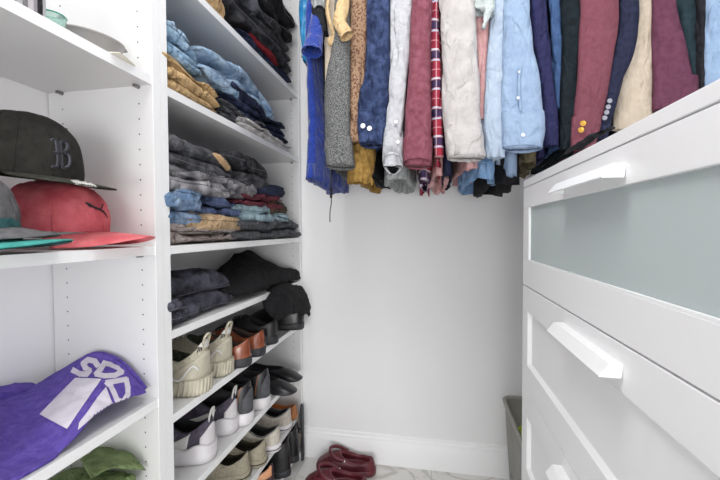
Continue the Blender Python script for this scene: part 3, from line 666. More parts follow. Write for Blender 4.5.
for txt, m_, fr in (('black jeans folded thick', thr, (.15, .28, .48, .62, .8)), ('dark grey jeans rolled open', thr, (.2, .45, .7)), ('black jeans topmost', thr, (.3, .7)), ('light blue jeans on top', thd, (.3, .7)), ('washed blue jeans heaped', wline if 'wline' in globals() else thr, (.25, .6)),
                    ('bright blue jeans', thd, (.3, .75)), ('dark blue jeans in the middle', thr, (.4, .8)), ('washed grey jeans directly', thd, (.3, .75)), ('charcoal jeans leaning', thr, (.35, .7)), ('leather patch', thr, (.2, .72)),
                    ('black and blue faded', thr, (.12, .5)), ('small dark jeans', thr, (.3, .6)), ('khaki trousers sliding', tho, (.25, .6, .85)), ('maroon shirt', thd, (.5,)), ('pale teal shirt', thd, (.5,)), ('camel cotton', thd, (.5,)), ('taupe trousers', thd, (.5,))):
    if 'leather patch' in txt: o = jn
    else: o = byseed(txt)
    a_, b_, c_, d_ = bb(o)
    for f_ in fr: seam(o, m_, a_+.01, b_-.012, c_+(d_-c_)*(f_+.05), c_+(d_-c_)*(f_-.05))
# ================================================================== SHOES
TAB = [(0, 0), (.1, .36), (.2, .58), (.32, .66), (.45, .74), (.6, .95), (.7, 1.0), (.8, .92), (.9, .62), (1, 0)]
def tab(T, u):
    for i in range(len(T)-1):
        if u <= T[i+1][0]:
            f = (u-T[i][0])/(T[i+1][0]-T[i][0]); a = T[max(i-1, 0)][1]; b = T[i][1]; c = T[i+1][1]; d = T[min(i+2, len(T)-1)][1]
            return .5*((2*b)+(-a+c)*f+(2*a-5*b+4*c-d)*f*f+(-a+3*b-3*c+d)*f**3)
    return 0
class Shoe:
    NP = 56
    def __init__(s, L=.285, W=.102, zs=(.028, .018), col=(.07, .055, .085), cx=(.012, .135), cw=.030, side=1, bend=.010, puff=1.0, toe=0, pointy=0, toeh=1.0, drop=0):
        s.L, s.W, s.zs, s.col, s.cx, s.cw, s.side, s.bend, s.puff, s.toe, s.pointy, s.toeh, s.drop = L, W, zs, col, cx, cw, side, bend, puff, toe, pointy, toeh, drop
    def out(s, ph, e=0):
        u = ph/pi if ph <= pi else 2-ph/pi; sg = 1 if ph <= pi else -1
        t = .5-.5*cos(ph); w = tab(TAB, u)*s.W/2
        if s.pointy and t > .6: w *= 1-s.pointy*((t-.6)/.4)**1.5*.5
        x = t*s.L + (-e*1.0*cos(ph)); y = sg*(w+e*min(1, u*8, (1-u)*8)) + s.side*s.bend*sin(pi*t)**2
        return x, y, t
    def solez(s, t): return s.zs[0]+(s.zs[1]-s.zs[0])*min(1, t*1.6) + s.toe*max(0, t-.75)**2*16
    def base(s, t): return s.toe*max(0, t-.75)**2*16
    def P(s, ph, v, off=0):
        ph = ph % (2*pi)
        x0, y0, t = s.out(ph); z0 = s.solez(t)
        tc = .5-.5*cos(ph); x1 = s.cx[0]+(s.cx[1]-s.cx[0])*tc; y1 = s.cw*sin(ph)*(1-.15*tc)+s.side*s.bend*.6*tc
        hH, hS, hT = s.col; z1 = hS+(hH-hS)*max(0, 1-2.3*tc)**1.6+(hT-hS)*max(0, (tc-.42)/.58)**1.4
        g = 1-cos(v*pi/2); h = sin(v*pi/2)
        toe = max(0, min(1, (t-.5)*2.2)); 
        h = h*(1-toe)+toe*(h*.78*s.toeh+(1-.78*s.toeh)*v*v*1.0)
        gy = g**1.15
        x = x0+(x1-x0)*(g*(1-toe)+toe*(v*.55+g*.45)); y = y0+(y1-y0)*gy; z = z0+(z1-z0)*h
        if off:
            e = .01; a = s.P(ph+e, v); b = s.P(ph, min(v+e, 1) if v < .98 else v); c = s.P(ph, v) ; b2 = s.P(ph, v-e) if v >= .98 else None
            n = (a-c).cross((b-c) if b2 is None else (c-b2))
            if n.length > 1e-12:
                n.normalize(); cen = Vector((s.L*.4, 0, .03))
                if n.dot(c-cen) < 0: n = -n
                return Vector((x, y, z))+n*off
        return Vector((x, y, z))
    def patch(s, a0, a1, v0, v1, th=.0015, na=14, nv=7, shape=None):
        rows = []
        for i in range(na+1):
            a = a0+(a1-a0)*i/na; r = []
            lo, hi = (v0, v1) if shape is None else shape(i/na)
            top = [s.P(a, lo+(hi-lo)*j/nv, th) for j in range(nv+1)]; bot = [s.P(a, lo+(hi-lo)*j/nv, -.001) for j in range(nv, -1, -1)]
            rows.append(top+bot)
        return fixn(loft(rows, True, True))
    def sole(s, e=.003, foot=.0, wavy=0, bot=-.004, nwv=5, zlow=0):
        rings = []
        fr = lambda E, zf: [Vector((s.out(2*pi*k/s.NP, E)[0], s.out(2*pi*k/s.NP, E)[1], zf(s.out(2*pi*k/s.NP)[2], 2*pi*k/s.NP))) for k in range(s.NP)]
        wv = lambda t: wavy*abs(sin(t*nwv*pi))
        rings.append(fr(bot-.012, lambda t, p: s.base(t)+zlow)); rings.append(fr(bot, lambda t, p: s.base(t)+zlow))
        rings.append(fr(e-.001, lambda t, p: s.base(t)+.004+zlow)); rings.append(fr(e, lambda t, p: s.solez(t)*.5+s.base(t)*.5)); rings.append(fr(e, lambda t, p: s.solez(t)*.9+wv(t)))
        rings.append(fr(e-.002, lambda t, p: s.solez(t)+.002+wv(t))); rings.append(fr(-.006, lambda t, p: s.solez(t)))
        return fixn(loft(rings, True, True))
    def upper(s, K=12): 
        rings = [[s.P(2*pi*k/s.NP, v/K) for k in range(s.NP)] for v in range(K+1)]
        return fixn(loft(rings, False, False))
    def lining(s, fwd=.06, rim=.0035):
        top = [s.P(2*pi*k/s.NP, 1) for k in range(s.NP)]; c = sum(top, Vector())/s.NP
        rings = [[s.P(2*pi*k/s.NP, .985) for k in range(s.NP)], [p+Vector((0, 0, .0015)) for p in top]]
        zi = s.zs[0]+.004
        def ins(k, f, zf, ext):
            p = top[k]; q = c+(p-c)*f; tt = max(0, (p.x-c.x)/(s.cx[1]-s.cx[0])*2)
            return Vector((q.x+ext*tt, q.y, zi+(q.z-zi)*zf))
        for f, zf, ex in ((.90, .98, 0), (.86, .9, 0), (.86, .6, fwd*.2), (.9, .3, fwd*.6), (.88, .08, fwd*.9), (.7, 0, fwd*.9)):
            rings.append([ins(k, f, zf, ex) for k in range(s.NP)])
        return fixn(loft(rings, False, True))
def shoe(name, label, cat, loc, rz, S, um, sm, lm, parts=(), solek={}, group='shoes on the lower shelves', rx=0, ry=0, fwd=.06):
    r = empty(name, loc, label, cat, group, (rx, ry, rz)); r.scale = (1.03, 1.12, 1.14) if 'boot' not in name else (1, 1, 1)
    link('upper', S.upper(), um, r); link('sole', S.sole(**solek), sm, r); link('lining', S.lining(fwd=fwd), lm, r)
    for q in parts:
        o = link(q[0], q[1], q[2], r)
        if len(q) > 3: o['label'] = q[3]
    return r
def laces(S, n=5, v0=.72, v1=.97, d=.42, r=.0022):
    ms = []
    for i in range(n):
        v = v0+(v1-v0)*i/max(1, n-1)
        ms.append(tube([S.P(pi-d, v-.02, .001), S.P(pi-d*.5, v, .004), S.P(pi, v+.01, .005), S.P(pi+d*.5, v, .004), S.P(pi+d, v-.02, .001)], r, 6, sub=3))
    return ms
def tongue(S, h=.03, w=.022, back=.0):
    a = S.P(pi, 1); ms = [[Vector((a.x+.03, y, a.z-.014)) for y in (-w, 0, w)], [Vector((a.x+.004, y, a.z+.006-abs(y)*.1)) for y in (-w, 0, w)], [Vector((a.x-.010, y*.9, a.z+h*.8-abs(y)*.3)) for y in (-w, 0, w)], [Vector((a.x-.012, y*.8, a.z+h-abs(y)*.4)) for y in (-w, 0, w)]]
    o = sheet(ms, .006, 'tmp', None, res=4, amp=0); me = o.data; bpy.data.objects.remove(o); return me
def heel_tab(S, r=.0035, h=.020, w=.010):
    a = S.P(0, 1); return tube([a+Vector((.002, -w, -.012)), a+Vector((-.004, -w*.9, h*.6)), a+Vector((-.007, 0, h)), a+Vector((-.004, w*.9, h*.6)), a+Vector((.002, w, -.012))], r, 8, flat=.6)
lea = lambda n, c, c2, r=.32, **k: mat(n, c, r, c2, 30, 4, .15, 350, spec=.6, **k)
sk_bone = fab('bone_mesh_fabric', 'a6a08c', 'c9c4b2', 220, crease=.15); sk_sole = mat('bone_rubber', 'b3ad9b', .6, 'c8c2b0', 30); sk_green = fab('olive_sock_lining', '31352c', '43473b', 90, crease=.2)
brn = lea('cognac_leather', '7a3a20', '9c5532', .25, coat=.3); brnl = lea('dark_brown_lining', '2b1c18', '3a2823', .6); blsole = mat('black_rubber', '26272a', .55, '34353a', 40); 
bll = lea('black_leather', '1b1b1e', '26262a', .3); grl = mat('charcoal_lining', '202022', .8, '2b2b2e', 40)
purp = fab('plum_grey_suede', '4a4552', '5d5766', 60, crease=.3); whs = mat('white_foam_sole', 'd8d5d8', .5, 'e6e3e6', 20); greige = fab('greige_canvas', '97907f', 'aaa391', 120, crease=.2); creamc = fab('cream_canvas', 'bab4a8', 'cdc8bd', 100, crease=.2)
greyl = mat('grey_terry_lining', '6f6d6b', .9, '858381', 60, bump=.3); olvl = mat('dark_olive_lining', '2e2a1e', .8, '3b3628', 40); tanl = lea('tan_leather', 'a8693c', 'c08150', .45)
gold = mat('gold_trim', 'b08d4f', .35, metal=.7); maroonr = mat('maroon_foam', '5e222b', .42, '6c2b34', 20, spec=.5); peach = mat('peach_leather', 'd89b72', .5, 'e0a883', 20); offw = mat('off_white_leather', 'e0dcc8', .5, 'ebe8d8', 20)
wline = mat('white_piping', 'd4d3cf', .5)
RZ = pi   # heel to the aisle, toe to the back wall
def H(x, y, z): 
    p = P(x, y, Z=z); return Vector((min(p.x, LF+.05), min(p.y, 1.69), z+.0008))
def at(x, z, X=LF+.02): return Vector((X, yx(x, X), z+.0008))

# S5: bone sneakers with three stripes
def bone(loc, rz, label):
    S = Shoe(L=.262, W=.104, zs=(.040, .026), col=(.128, .082, .105), cx=(.004, .13), cw=.031, toe=.004)
    st = []
    for q in range(3):
        c = .34+.085*q; h = .045+.028*q
        st.append(S.patch(c-.022, c+.022, .60, .60+h*2.6, .0018, 4, 4))
    ribs = []
    for q in range(-9, 10):
        a = q*.125
        if abs(a) < .02: continue
        p0, p1 = S.out(a % (2*pi), .004), S.out((a-.06) % (2*pi), .005)
        ribs.append(tube([(p0[0], p0[1], .004), ((p0[0]+p1[0])/2, (p0[1]+p1[1])/2, .02), (p1[0], p1[1], .040)], .0045, 6, sub=2))
    r = shoe('sneaker', label, 'shoe', loc, rz, S, sk_bone, sk_sole, sk_green, solek=dict(e=.006),
             parts=[('stripe_mark', join(st), mat('dark_print', '25262a', .7)), ('sole_rib', join(ribs), sk_sole)])
    link('heel_counter', S.patch(-1.15, 1.15, .04, .5, .004, 24, 6, shape=lambda u: (.02, .34+.16*sin(pi*u))), sk_sole, r)
    link('heel_cuff', S.patch(-.62, .62, .62, 1.0, .003, 16, 6, shape=lambda u: (1-.4*sin(pi*u)**.7, 1)), wline, r)
    link('pull_tab', heel_tab(S, .0045, .016, .013), sk_bone, r)
    pi_ = [S.P(.45+.1*k, .2+.12*sin(k*.9), .008) for k in range(9)]
    link('cord_trim', tube(pi_, .003, 6), wline, r)
    for q, lm_ in enumerate(laces(S, 5, .55, .92, .35, .0035)): link('lace', lm_, wline, r)
    return r
bone(H(208, 392, S5), RZ+.10, 'bone-coloured ribbed sneaker with three stripes nearest the upright divider')
bone(H(230, 374, S5), RZ+.05, 'bone-coloured ribbed sneaker with three stripes beside the cognac oxford')
def oxford(loc, rz, label, um=brn, lm=brnl, S=None, nl=4):
    S = S or Shoe(L=.272, W=.096, zs=(.028, .012), col=(.078, .058, .090), cx=(.008, .125), cw=.029, toe=.006, pointy=.35)
    r = shoe('dress_shoe', label, 'shoe', loc, rz, S, um, blsole, lm, solek=dict(e=.002))
    link('heel_seam', tube([S.P(.0, v/8, .0008) for v in range(1, 9)], .0012, 6), lm, r)
    link('collar_trim', tube([S.P(2*pi*k/24, .985, .0012) for k in range(24)], .0018, 6, closed=True, sub=2), um, r)
    link('quarter_seam', tube([S.P(1.9, v/6, .001) for v in range(1, 6)], .0012, 6), lm, r)
    for q in laces(S, nl, .74, .95, .3): link('lace', q, grl, r)
    return r
oxford(H(251, 366, S5), RZ+.06, 'glossy cognac leather dress shoe in front of its pair')
oxford(H(265, 355.5, S5), RZ+.02, 'glossy cognac leather dress shoe behind its pair')
SB = Shoe(L=.285, W=.100, zs=(.030, .014), col=(.084, .064, .094), cx=(.008, .125), cw=.031, toe=.006, pointy=.2)
oxford(H(293, 352, S5)+Vector((-.03, .09, 0)), RZ+.02, 'black leather dress shoe under the draped black garment, nearer one', bll, grl, SB)
oxford(Vector((LF+.05, 1.64, S5+.001)), RZ-.02, 'black leather dress shoe farthest along the shelf by the end panel', bll, grl, SB)

# S6: plum-grey sneakers on wavy white soles
def wavy(loc, rz, label, um=purp):
    S = Shoe(L=.275, W=.105, zs=(.040, .030), col=(.112, .078, .105), cx=(.006, .13), cw=.031, toe=.005)
    r = shoe('sneaker', label, 'shoe', loc, rz, S, um, whs, grl, solek=dict(e=.007, wavy=.014, nwv=4.5))
    link('pull_tab', heel_tab(S, .0035, .022, .010), wline, r)
    link('heel_panel', S.patch(-.6, .6, .02, .5, .003, 16, 6, shape=lambda u: (.02, .3+.25*sin(pi*u))), whs, r)
    link('side_panel', S.patch(.95, 1.7, .05, .5, .002, 12, 5, shape=lambda u: (.03, .6-.4*u)), wline if um is purp else whs, r)
    for q in laces(S, 5, .6, .93, .32, .0026): link('lace', q, grl, r)
    return r
wavy(H(213.5, 458, S6), RZ+.12, 'plum-grey sneaker with wavy white sole nearest the upright divider')
wavy(H(236, 431, S6), RZ+.08, 'plum-grey sneaker with wavy white sole beside the black high-top')
def hitop(loc, rz, label):
    S = Shoe(L=.275, W=.100, zs=(.036, .024), col=(.130, .105, .125), cx=(.006, .125), cw=.031, toe=.005)
    r = shoe('high_top_sneaker', label, 'shoe', loc, rz, S, bll, whs, grl, solek=dict(e=.005, wavy=.004))
    link('copper_trim', tube([S.P(.75, v/8, .0015) for v in range(1, 8)], .0022, 6), mat('copper_trim', 'a06a4c', .35, metal=.5), r)
    link('heel_panel', S.patch(-.55, .55, .02, .55, .003, 16, 6, shape=lambda u: (.02, .35+.25*sin(pi*u))), mat('grey_suede', '4b4c51', .8, '5a5b60', 60), r)
    for q in laces(S, 6, .5, .95, .34, .0026): link('lace', q, grl, r)
    link('tongue', tongue(S), bll, r)
    return r
hitop(H(252, 423, S6), RZ+.06, 'black high-top sneaker with copper trim and white sole, nearer one')
hitop(H(269, 407, S6), RZ+.04, 'black high-top sneaker with copper trim and white sole, farther one')
def flat(loc, rz, label, um=bll, w=.090):
    S = Shoe(L=.262, W=w, zs=(.012, .007), col=(.055, .036, .042), cx=(.008, .175), cw=.031, toe=.003, pointy=.6, toeh=.9)
    return shoe('ballet_flat', label, 'shoe', loc, rz, S, um, blsole, grl, solek=dict(e=.001), fwd=.02)
flat(Vector((-.815, 1.50, S6+.001)), -.10, 'black pointed flat with its toe over the shelf edge')
flat(Vector((-.84, 1.62, S6+.001)), -.04, 'black pointed flat farther along by the end panel')

# S7: greige loafers, cream slip-ons, tan sandal
def loafer(loc, rz, label, um=greige, lm=olvl, sm=None, h=.070, line=True, cat='shoe', name='loafer', cxe=.14):
    S = Shoe(L=.270, W=.100, zs=(.026, .020), col=(h+.008, h-.018, h+.016), cx=(.006, cxe), cw=.032, toe=.004)
    r = shoe(name, label, cat, loc, rz, S, um, sm or um, lm, solek=dict(e=.004))
    if line: link('sole_line', tube([tuple(S.out(2*pi*k/28, .0052)[:2])+(.014,) for k in range(28)], .0016, 5, closed=True, sub=2), olvl, r)
    link('collar_trim', tube([S.P(2*pi*k/24, .985, .001) for k in range(24)], .0028, 6, closed=True, sub=2), greyl if um is creamc else um, r)
    return r
loafer(H(249, 478, S7), RZ+.10, 'greige canvas loafer nearest the camera on the shoe shelf')
loafer(H(266, 464, S7), RZ+.08, 'greige canvas loafer behind the first with a dark sole line')
loafer(H(280, 450, S7), RZ+.05, 'cream slip-on sneaker with grey collar beside the greige loafer', creamc, grl, whs, .076, name='slip_on_sneaker')
loafer(H(291, 430, S7), RZ+.03, 'cream slip-on sneaker with grey collar beside the tan sandal', creamc, grl, whs, .076, name='slip_on_sneaker')
S = Shoe(L=.26, W=.094, zs=(.014, .010), col=(.052, .034, .05), cx=(.006, .16), cw=.036, toe=.004)
r = shoe('moccasin', 'tan leather moccasin at the far end of the shoe shelf', 'shoe', Vector((LF+.005, 1.665, S7+.001)), RZ, S, tanl, tanl, lea('orange_tan_lining', 'b8743f', 'cb8a56', .5), solek=dict(e=.003), fwd=.03)
for k in range(7):
    a = .5+.3*k; link('stitch_rib', tube([S.P(a, .2, .0012), S.P(a, .6, .0015), S.P(a, .95, .0012)], .0015, 5), brn, r)

# S8 (lowest shelf): patch sneaker, black boots
S = Shoe(L=.27, W=.100, zs=(.028, .022), col=(.118, .09, .11), cx=(.006, .13), cw=.031, toe=.004)
r = shoe('patchwork_sneaker', 'patchwork sneaker in peach, off-white and plum leather below the loafers', 'shoe', Vector((LF+.015, 1.375, .0615)), RZ+.12, S, lea('plum_brown_leather', '3e2c33', '4b373e', .4), blsole, grl, solek=dict(e=.004))
link('peach_panel', S.patch(.25, 1.0, .45, 1, .003, 14, 6), peach, r); link('white_panel', S.patch(1.0, 1.6, .35, .95, .003, 12, 6), offw, r); link('peach_panel', S.patch(1.6, 2.1, .3, .95, .003, 12, 6), peach, r)
def boot(loc, rz, label, h=.15):
    S = Shoe(L=.27, W=.092, zs=(.030, .018), col=(h, h-.012, h-.004), cx=(.012, .105), cw=.030, toe=.004, puff=1)
    r = shoe('ankle_boot', label, 'boot', loc, rz, S, bll, blsole, grl, solek=dict(e=.002), fwd=.0)
    link('zipper', tube([S.P(.9, v/8, .0012) for v in range(2, 8)], .0018, 5), grl, r)
    link('pull_strap', heel_tab(S, .005, .024, .010), bll, r)
    return r
boot(Vector((LF+.030, 1.515, .0615)), RZ+.1, 'black leather ankle boot on the lowest shelf, nearer one')
boot(Vector((LF+.03, 1.615, .0615)), RZ+.0, 'black leather ankle boot on the lowest shelf, farther one', .15)

# laces hanging by the end panel, slipper leaning on the wall
lc = empty('shoelace', (0, 0, 0), 'pale shoelaces hanging beside the end panel under the tan moccasin', 'shoelace')
link('strand', tube([P(298, 413, X=LF+.015), P(297, 424, X=LF+.016), P(298, 441, X=LF+.015)], .0018, 6), lea('pale_brown_cord', '9a8468', 'ac967a', .7), lc)
link('strand', tube([P(301, 413, X=LF+.015), P(301.5, 426, X=LF+.016), P(300, 443, X=LF+.015)], .0018, 6), lea('pale_brown_cord', '9a8468', 'ac967a', .7), lc)
sl = empty('slipper', (-.600, D-.046, .004), 'black slipper standing on end between shelving and baseboard', 'slipper', None, (0, radians(-91), radians(15)))
S = Shoe(L=.265, W=.098, zs=(.012, .010), col=(.02, .016, .05), cx=(.006, .16), cw=.036)
link('footbed', S.sole(e=.001), blsole, sl); 
link('strap', tube([(.165, -.047, .010), (.168, -.036, .030), (.17, 0, .040), (.168, .036, .030), (.165, .047, .010)], .012, 8, flat=.25), bll, sl)

# maroon clogs on the floor
def clog(loc, rz, label):
    S = Shoe(L=.272, W=.112, zs=(.026, .020), col=(.062, .052, .082), cx=(.012, .165), cw=.040, toe=.006, bend=.012)
    r = empty('clog', loc, label, 'clog', 'maroon clogs on the floor', (0, 0, rz))
    link('upper', S.upper(), maroonr, r); link('sole', S.sole(e=.004), maroonr, r); link('footbed', S.lining(fwd=.05), maroonr, r)
    for row, (v, n) in enumerate(((.42, 5), (.6, 5), (.76, 4))):
        for q in range(n):
            a = pi+(q-(n-1)/2)*.30*(1+.2*row); p = S.P(a, v, .0008); p2 = S.P(a, v, .004)
            me = bpy.data.meshes.new('h'); bm = bmesh.new(); ax = (p2-p).normalized(); u = ax.orthogonal().normalized(); w_ = ax.cross(u)
            bm.faces.new([bm.verts.new(p+.0042*(cos(2*pi*k/10)*u+sin(2*pi*k/10)*w_)) for k in range(10)]); bm.to_mesh(me); bm.free()
            link('vent_hole', me, blackm, r)
    link('rim', tube([S.P(2*pi*k/28, .99, .0025) for k in range(28)], .0036, 8, closed=True, sub=2), maroonr, r)
    tcx = S.cx[0]+(S.cx[1]-S.cx[0])*.66
    a, b = S.P(2.05, .90, .004), S.P(2*pi-2.05, .90, .004)
    arc = [a]+[S.P(pi+q, .80-.10*(1-abs(q)), .010+.012*(1-abs(q))) for q in (-.85, -.6, -.3, 0, .3, .6, .85)]+[b]
    link('strap', tube(arc, .0075, 10, flat=.8), maroonr, r)
    link('rivet', uvball(b+Vector((0, -.003, 0)), .0065, sc_=(1, .5, 1)), wbtn, r, ); link('rivet', uvball(a+Vector((0, .003, 0)), .0065, sc_=(1, .5, 1)), wbtn, r)
    return r
p = P(376, 466, Z=.03); clog(Vector((-.250, 1.680, .001)), pi-.06, 'maroon foam clog on the floor, nearer the baseboard')
clog(Vector((-.262, 1.548, .001)), pi-.02, 'maroon foam clog on the floor, nearer the camera')

# ================================================================== CAPS
from mathutils.bvhtree import BVHTree
from mathutils.geometry import tessellate_polygon
def worldbvh(o):
    M = world(o); me = o.data
    return BVHTree.FromPolygons([M@v.co for v in me.vertices], [tuple(p.vertices) for p in me.polygons])
def world(o):
    M = o.matrix_basis.copy()
    while o.parent: o = o.parent; M = o.matrix_basis@M
    return M
def cast(bvh, x, y, off=.001):
    d = (P(x, y, X=-1)-Vector((0, 0, CH))).normalized(); h = bvh.ray_cast(Vector((0, 0, CH)), d)
    if h[0] is None: return None
    n = h[1] if h[1].dot(d) < 0 else -h[1]
    return h[0]+n*off
def decal(bvh, polys, step=1.6, off=.0012):
    """print on cloth: flat outlines laid onto the surface"""
    bm = bmesh.new()
    for poly in polys:
        V3 = [Vector((x, y, 0)) for x, y in poly]
        vs_ = [bm.verts.new(v) for v in V3]
        for t in tessellate_polygon([V3]):
            try: bm.faces.new([vs_[i] for i in t])
            except ValueError: pass
    for _ in range(5):
        es = [e_ for e_ in bm.edges if e_.calc_length() > step]
        if not es: break
        bmesh.ops.subdivide_edges(bm, edges=es, cuts=1); bmesh.ops.triangulate(bm, faces=bm.faces)
    bad = []
    for v in bm.verts:
        h = cast(bvh, v.co.x, v.co.y, off)
        if h is None: bad.append(v)
        else: v.co = h
    bmesh.ops.delete(bm, geom=bad, context='VERTS')
    me = bpy.data.meshes.new('print'); bm.to_mesh(me); bm.free(); return me
def stroke(pts, w_):
    """quads along a polyline in the picture's pixel units"""
    out = []
    for (x0, y0), (x1, y1) in zip(pts, pts[1:]):
        d = Vector((x1-x0, y1-y0)); 
        if d.length < 1e-6: continue
        d.normalize(); n = Vector((-d.y, d.x))*w_/2; e_ = d*w_*.25
        out.append([(x0-e_.x+n.x, y0-e_.y+n.y), (x1+e_.x+n.x, y1+e_.y+n.y), (x1+e_.x-n.x, y1+e_.y-n.y), (x0-e_.x-n.x, y0-e_.y-n.y)])
    return out
class Cap:
    def __init__(s, rx=.095, ry=.085, h=.115, n=2.5, squash=0): s.rx, s.ry, s.h, s.n, s.sq = rx, ry, h, n, squash
    def S(s, a, v, off=0):
        t = v*pi/2; k = 2/s.n
        x = (s.rx+off)*cos(a)*cos(t)**k; y = (s.ry+off)*sin(a)*cos(t)**k; z = (s.h+off)*sin(t)**k
        z -= s.sq*.02*max(0, -cos(a))*sin(t)
        return Vector((x, y, z))
    def crown(s, amp=.0015, off=0):
        A_ = 60; K_ = 20
        rings = [[s.S(2*pi*j/A_, v/K_*.995) for j in range(A_)] for v in range(K_+1)]
        inner = [[s.S(2*pi*j/A_, v/K_*.98, -.003)+Vector((0, 0, .0)) for j in range(A_)] for v in range(K_, -1, -1)]
        me = fixn(loft(rings+inner+[rings[0]])); wrinkle(me, amp, 14, off); return me
    def brim(s, ln=.07, hw=1.0, curve=0, drop=.0, th=.0035, m=None, par=None, name='brim'):
        rows = []
        for i in range(7):
            f = i/6; r = []
            for j in range(13):
                a = -1.25+2.5*j/12; bx, by = s.rx*cos(a)*.98, s.ry*sin(a)*.98
                ox = s.rx*cos(1.25)+(s.rx+ln-s.rx*cos(1.25))*max(0, cos(a*1.2))**.75; oy = s.ry*sin(a)*hw*1.02
                x = bx+(ox-bx)*f; y = by+(oy-by)*f
                r.append(Vector((x, y, -curve*y*y*(.35+.65*f)*22 - drop*f*max(0, cos(a*1.2)) + .001)))
            rows.append(r)
        return sheet(rows, th, name, m, par, res=3, amp=0, pw=6)
def cap(name, label, loc, rz, c, cm, bm_, seamm, ln=.07, curve=.2, drop=.0, hw=1, tilt=0, off=0, amp=.0015, under=None):
    r = empty(name, loc, label, 'cap', 'caps on the shelf', (0, tilt, rz))
    cr_ = link('crown', c.crown(amp, off), cm, r); c.brim(ln, hw, curve, drop, m=bm_, par=r)
    if under: c.brim(ln-.003, hw*.98, curve, drop, th=.001, m=under, par=r, name='brim_underside').location.z = -.0028
    link('top_button', uvball(c.S(0, .999), .006, sc_=(1, 1, .6)), seamm, r)
    for k in range(6):
        a = k*pi/3; link('seam', tube([c.S(a, v/8, .0004) for v in range(0, 9)], .0009, 5, sub=2), seamm, r)
        e_ = c.S(a+pi/6, .62, .0002); link('eyelet', tube([e_+Vector((.0025*cos(q), .0025*sin(q), 0)) for q in (0, 1.57, 3.14, 4.71)], .0009, 5, closed=True, sub=2), seamm, r)
    return r, cr_
blk = fab('black_wool_cap', '242321', '312f2b', 70, crease=.12); blkb = fab('dark_olive_brim', '30312b', '404138', 90, crease=.05)
coral = fab('coral_red_wash', 'bf4e59', 'd86f77', 24, crease=.12, bump=.4); coralb = fab('coral_brim', 'c95a62', 'dc7a7e', 24, crease=.05, bump=.4)
gryc = fab('heather_grey_cap', '57575a', '6b6a6c', 90, crease=.15); tealc = fab('teal_brim_cloth', '3d8f88', '4ba098', 60, crease=.05); dteal = fab('dark_teal_cloth', '25494c', '2f5557', 60, crease=.1)
dk = mat('dark_embroidery', '1b1b20', .6, '2a2a31', 60); dkl = mat('grey_embroidery_edge', '5b5c69', .6); sticker = mat('silver_sticker', 'b9b9b5', .35); bluel = mat('blue_lining', '2d4f9b', .8)
# teal, grey, red, black
cap('baseball_cap', 'teal-brimmed cap at the bottom of the cap pile', Vector((-.700, .440, B+.020)), radians(24), Cap(.084, .076, .070), dteal, tealc, dteal, ln=.074, curve=.11, off=4, under=dteal)
cap('baseball_cap', 'heather grey cap resting on the teal brim', Vector((-.716, .440, B+.046)), radians(26), Cap(.092, .083, .088, 2.6), gryc, gryc, gryc, ln=.058, curve=.13, drop=.008, off=6, tilt=radians(4))
rc, rcr = cap('baseball_cap', 'faded coral red cap with curved brim and black leaping-cat mark', Vector((-.745, .644, B+.037)), radians(13), Cap(.093, .086, .098, 2.7), coral, coralb, coral, ln=.098, curve=.21, drop=.006, hw=1.0, off=8, amp=.0025, tilt=radians(3))
bc, bcr = cap('baseball_cap', 'black flat-brimmed cap with raised dark B letter on top of the cap pile', Vector((-.757, .593, 1.211)), radians(12), Cap(.094, .088, .118, 2.5), blk, blkb, blk, ln=.070, curve=.03, hw=1.08, drop=.010, off=10, amp=.0008, tilt=radians(5))
# leaping cat mark on the red cap, letter on the black one
bvh = worldbvh(rcr); Mi = world(rc).inverted()
def onto(bvh, Mi, pts, off=.002): return [Mi@q for q in (cast(bvh, x, y, off) for x, y in pts) if q is not None]
for nm, pts, rad in (('cat_mark', [(85.5, 203.5), (88, 204), (92, 206.5), (96, 208.5), (99.5, 209.5)], [.0028, .0026, .0022, .003, .0028]), ('cat_mark', [(99, 209), (103, 212), (105.5, 215), (107, 217.5)], [.0022, .0016, .0013]),
                     ('cat_mark', [(99, 210), (101.5, 207.5), (102.5, 204)], [.0022, .0016, .0012]), ('cat_mark', [(88, 204.5), (88.5, 206), (91, 207.5)], [.0015, .0012, .001])):
    q = onto(bvh, Mi, pts, .001)
    if len(q) > 2: link(nm, tube(q, rad, 8, flat=.7), dk, rc)
bvh = worldbvh(bcr); Mi = world(bc).inverted()
B1 = [(51.0, 140.5), (53.5, 139.5), (56.0, 142), (57.0, 150), (58.0, 160), (57.0, 166), (54.5, 167.5), (51.5, 166)]
B2 = [(60.0, 142), (64.5, 141.5), (67.0, 145), (66.5, 149.5), (63.5, 152.5), (67.5, 154), (69.5, 159), (68.5, 165.5), (64.0, 168), (61.5, 166.5)]
B3 = [(60.0, 142), (60.5, 150), (61.5, 158), (62.0, 167)]
B4 = [(53.0, 153), (58.0, 153.5), (63.0, 152.5)]
for pts in (B1, B2, B3, B4):
    q = onto(bvh, Mi, pts, .0008); q2 = onto(bvh, Mi, pts, .0022)
    if len(q) > 2: link('letter_edge', tube(q, .0031, 8, sub=3, flat=.8), dkl, bc); link('letter', tube(q2, .0024, 8, sub=3, flat=.8), dk, bc)
o = [c_ for c_ in bc.children if c_.name.startswith('brim')][0]; bvh = worldbvh(o)
me = decal(bvh, [[(70, 180.5), (85, 180.3), (97, 186.6), (80, 187.2)]], 2.5, .0012); me.transform(Mi)
if len(me.polygons): link('sticker', me, sticker, bc)

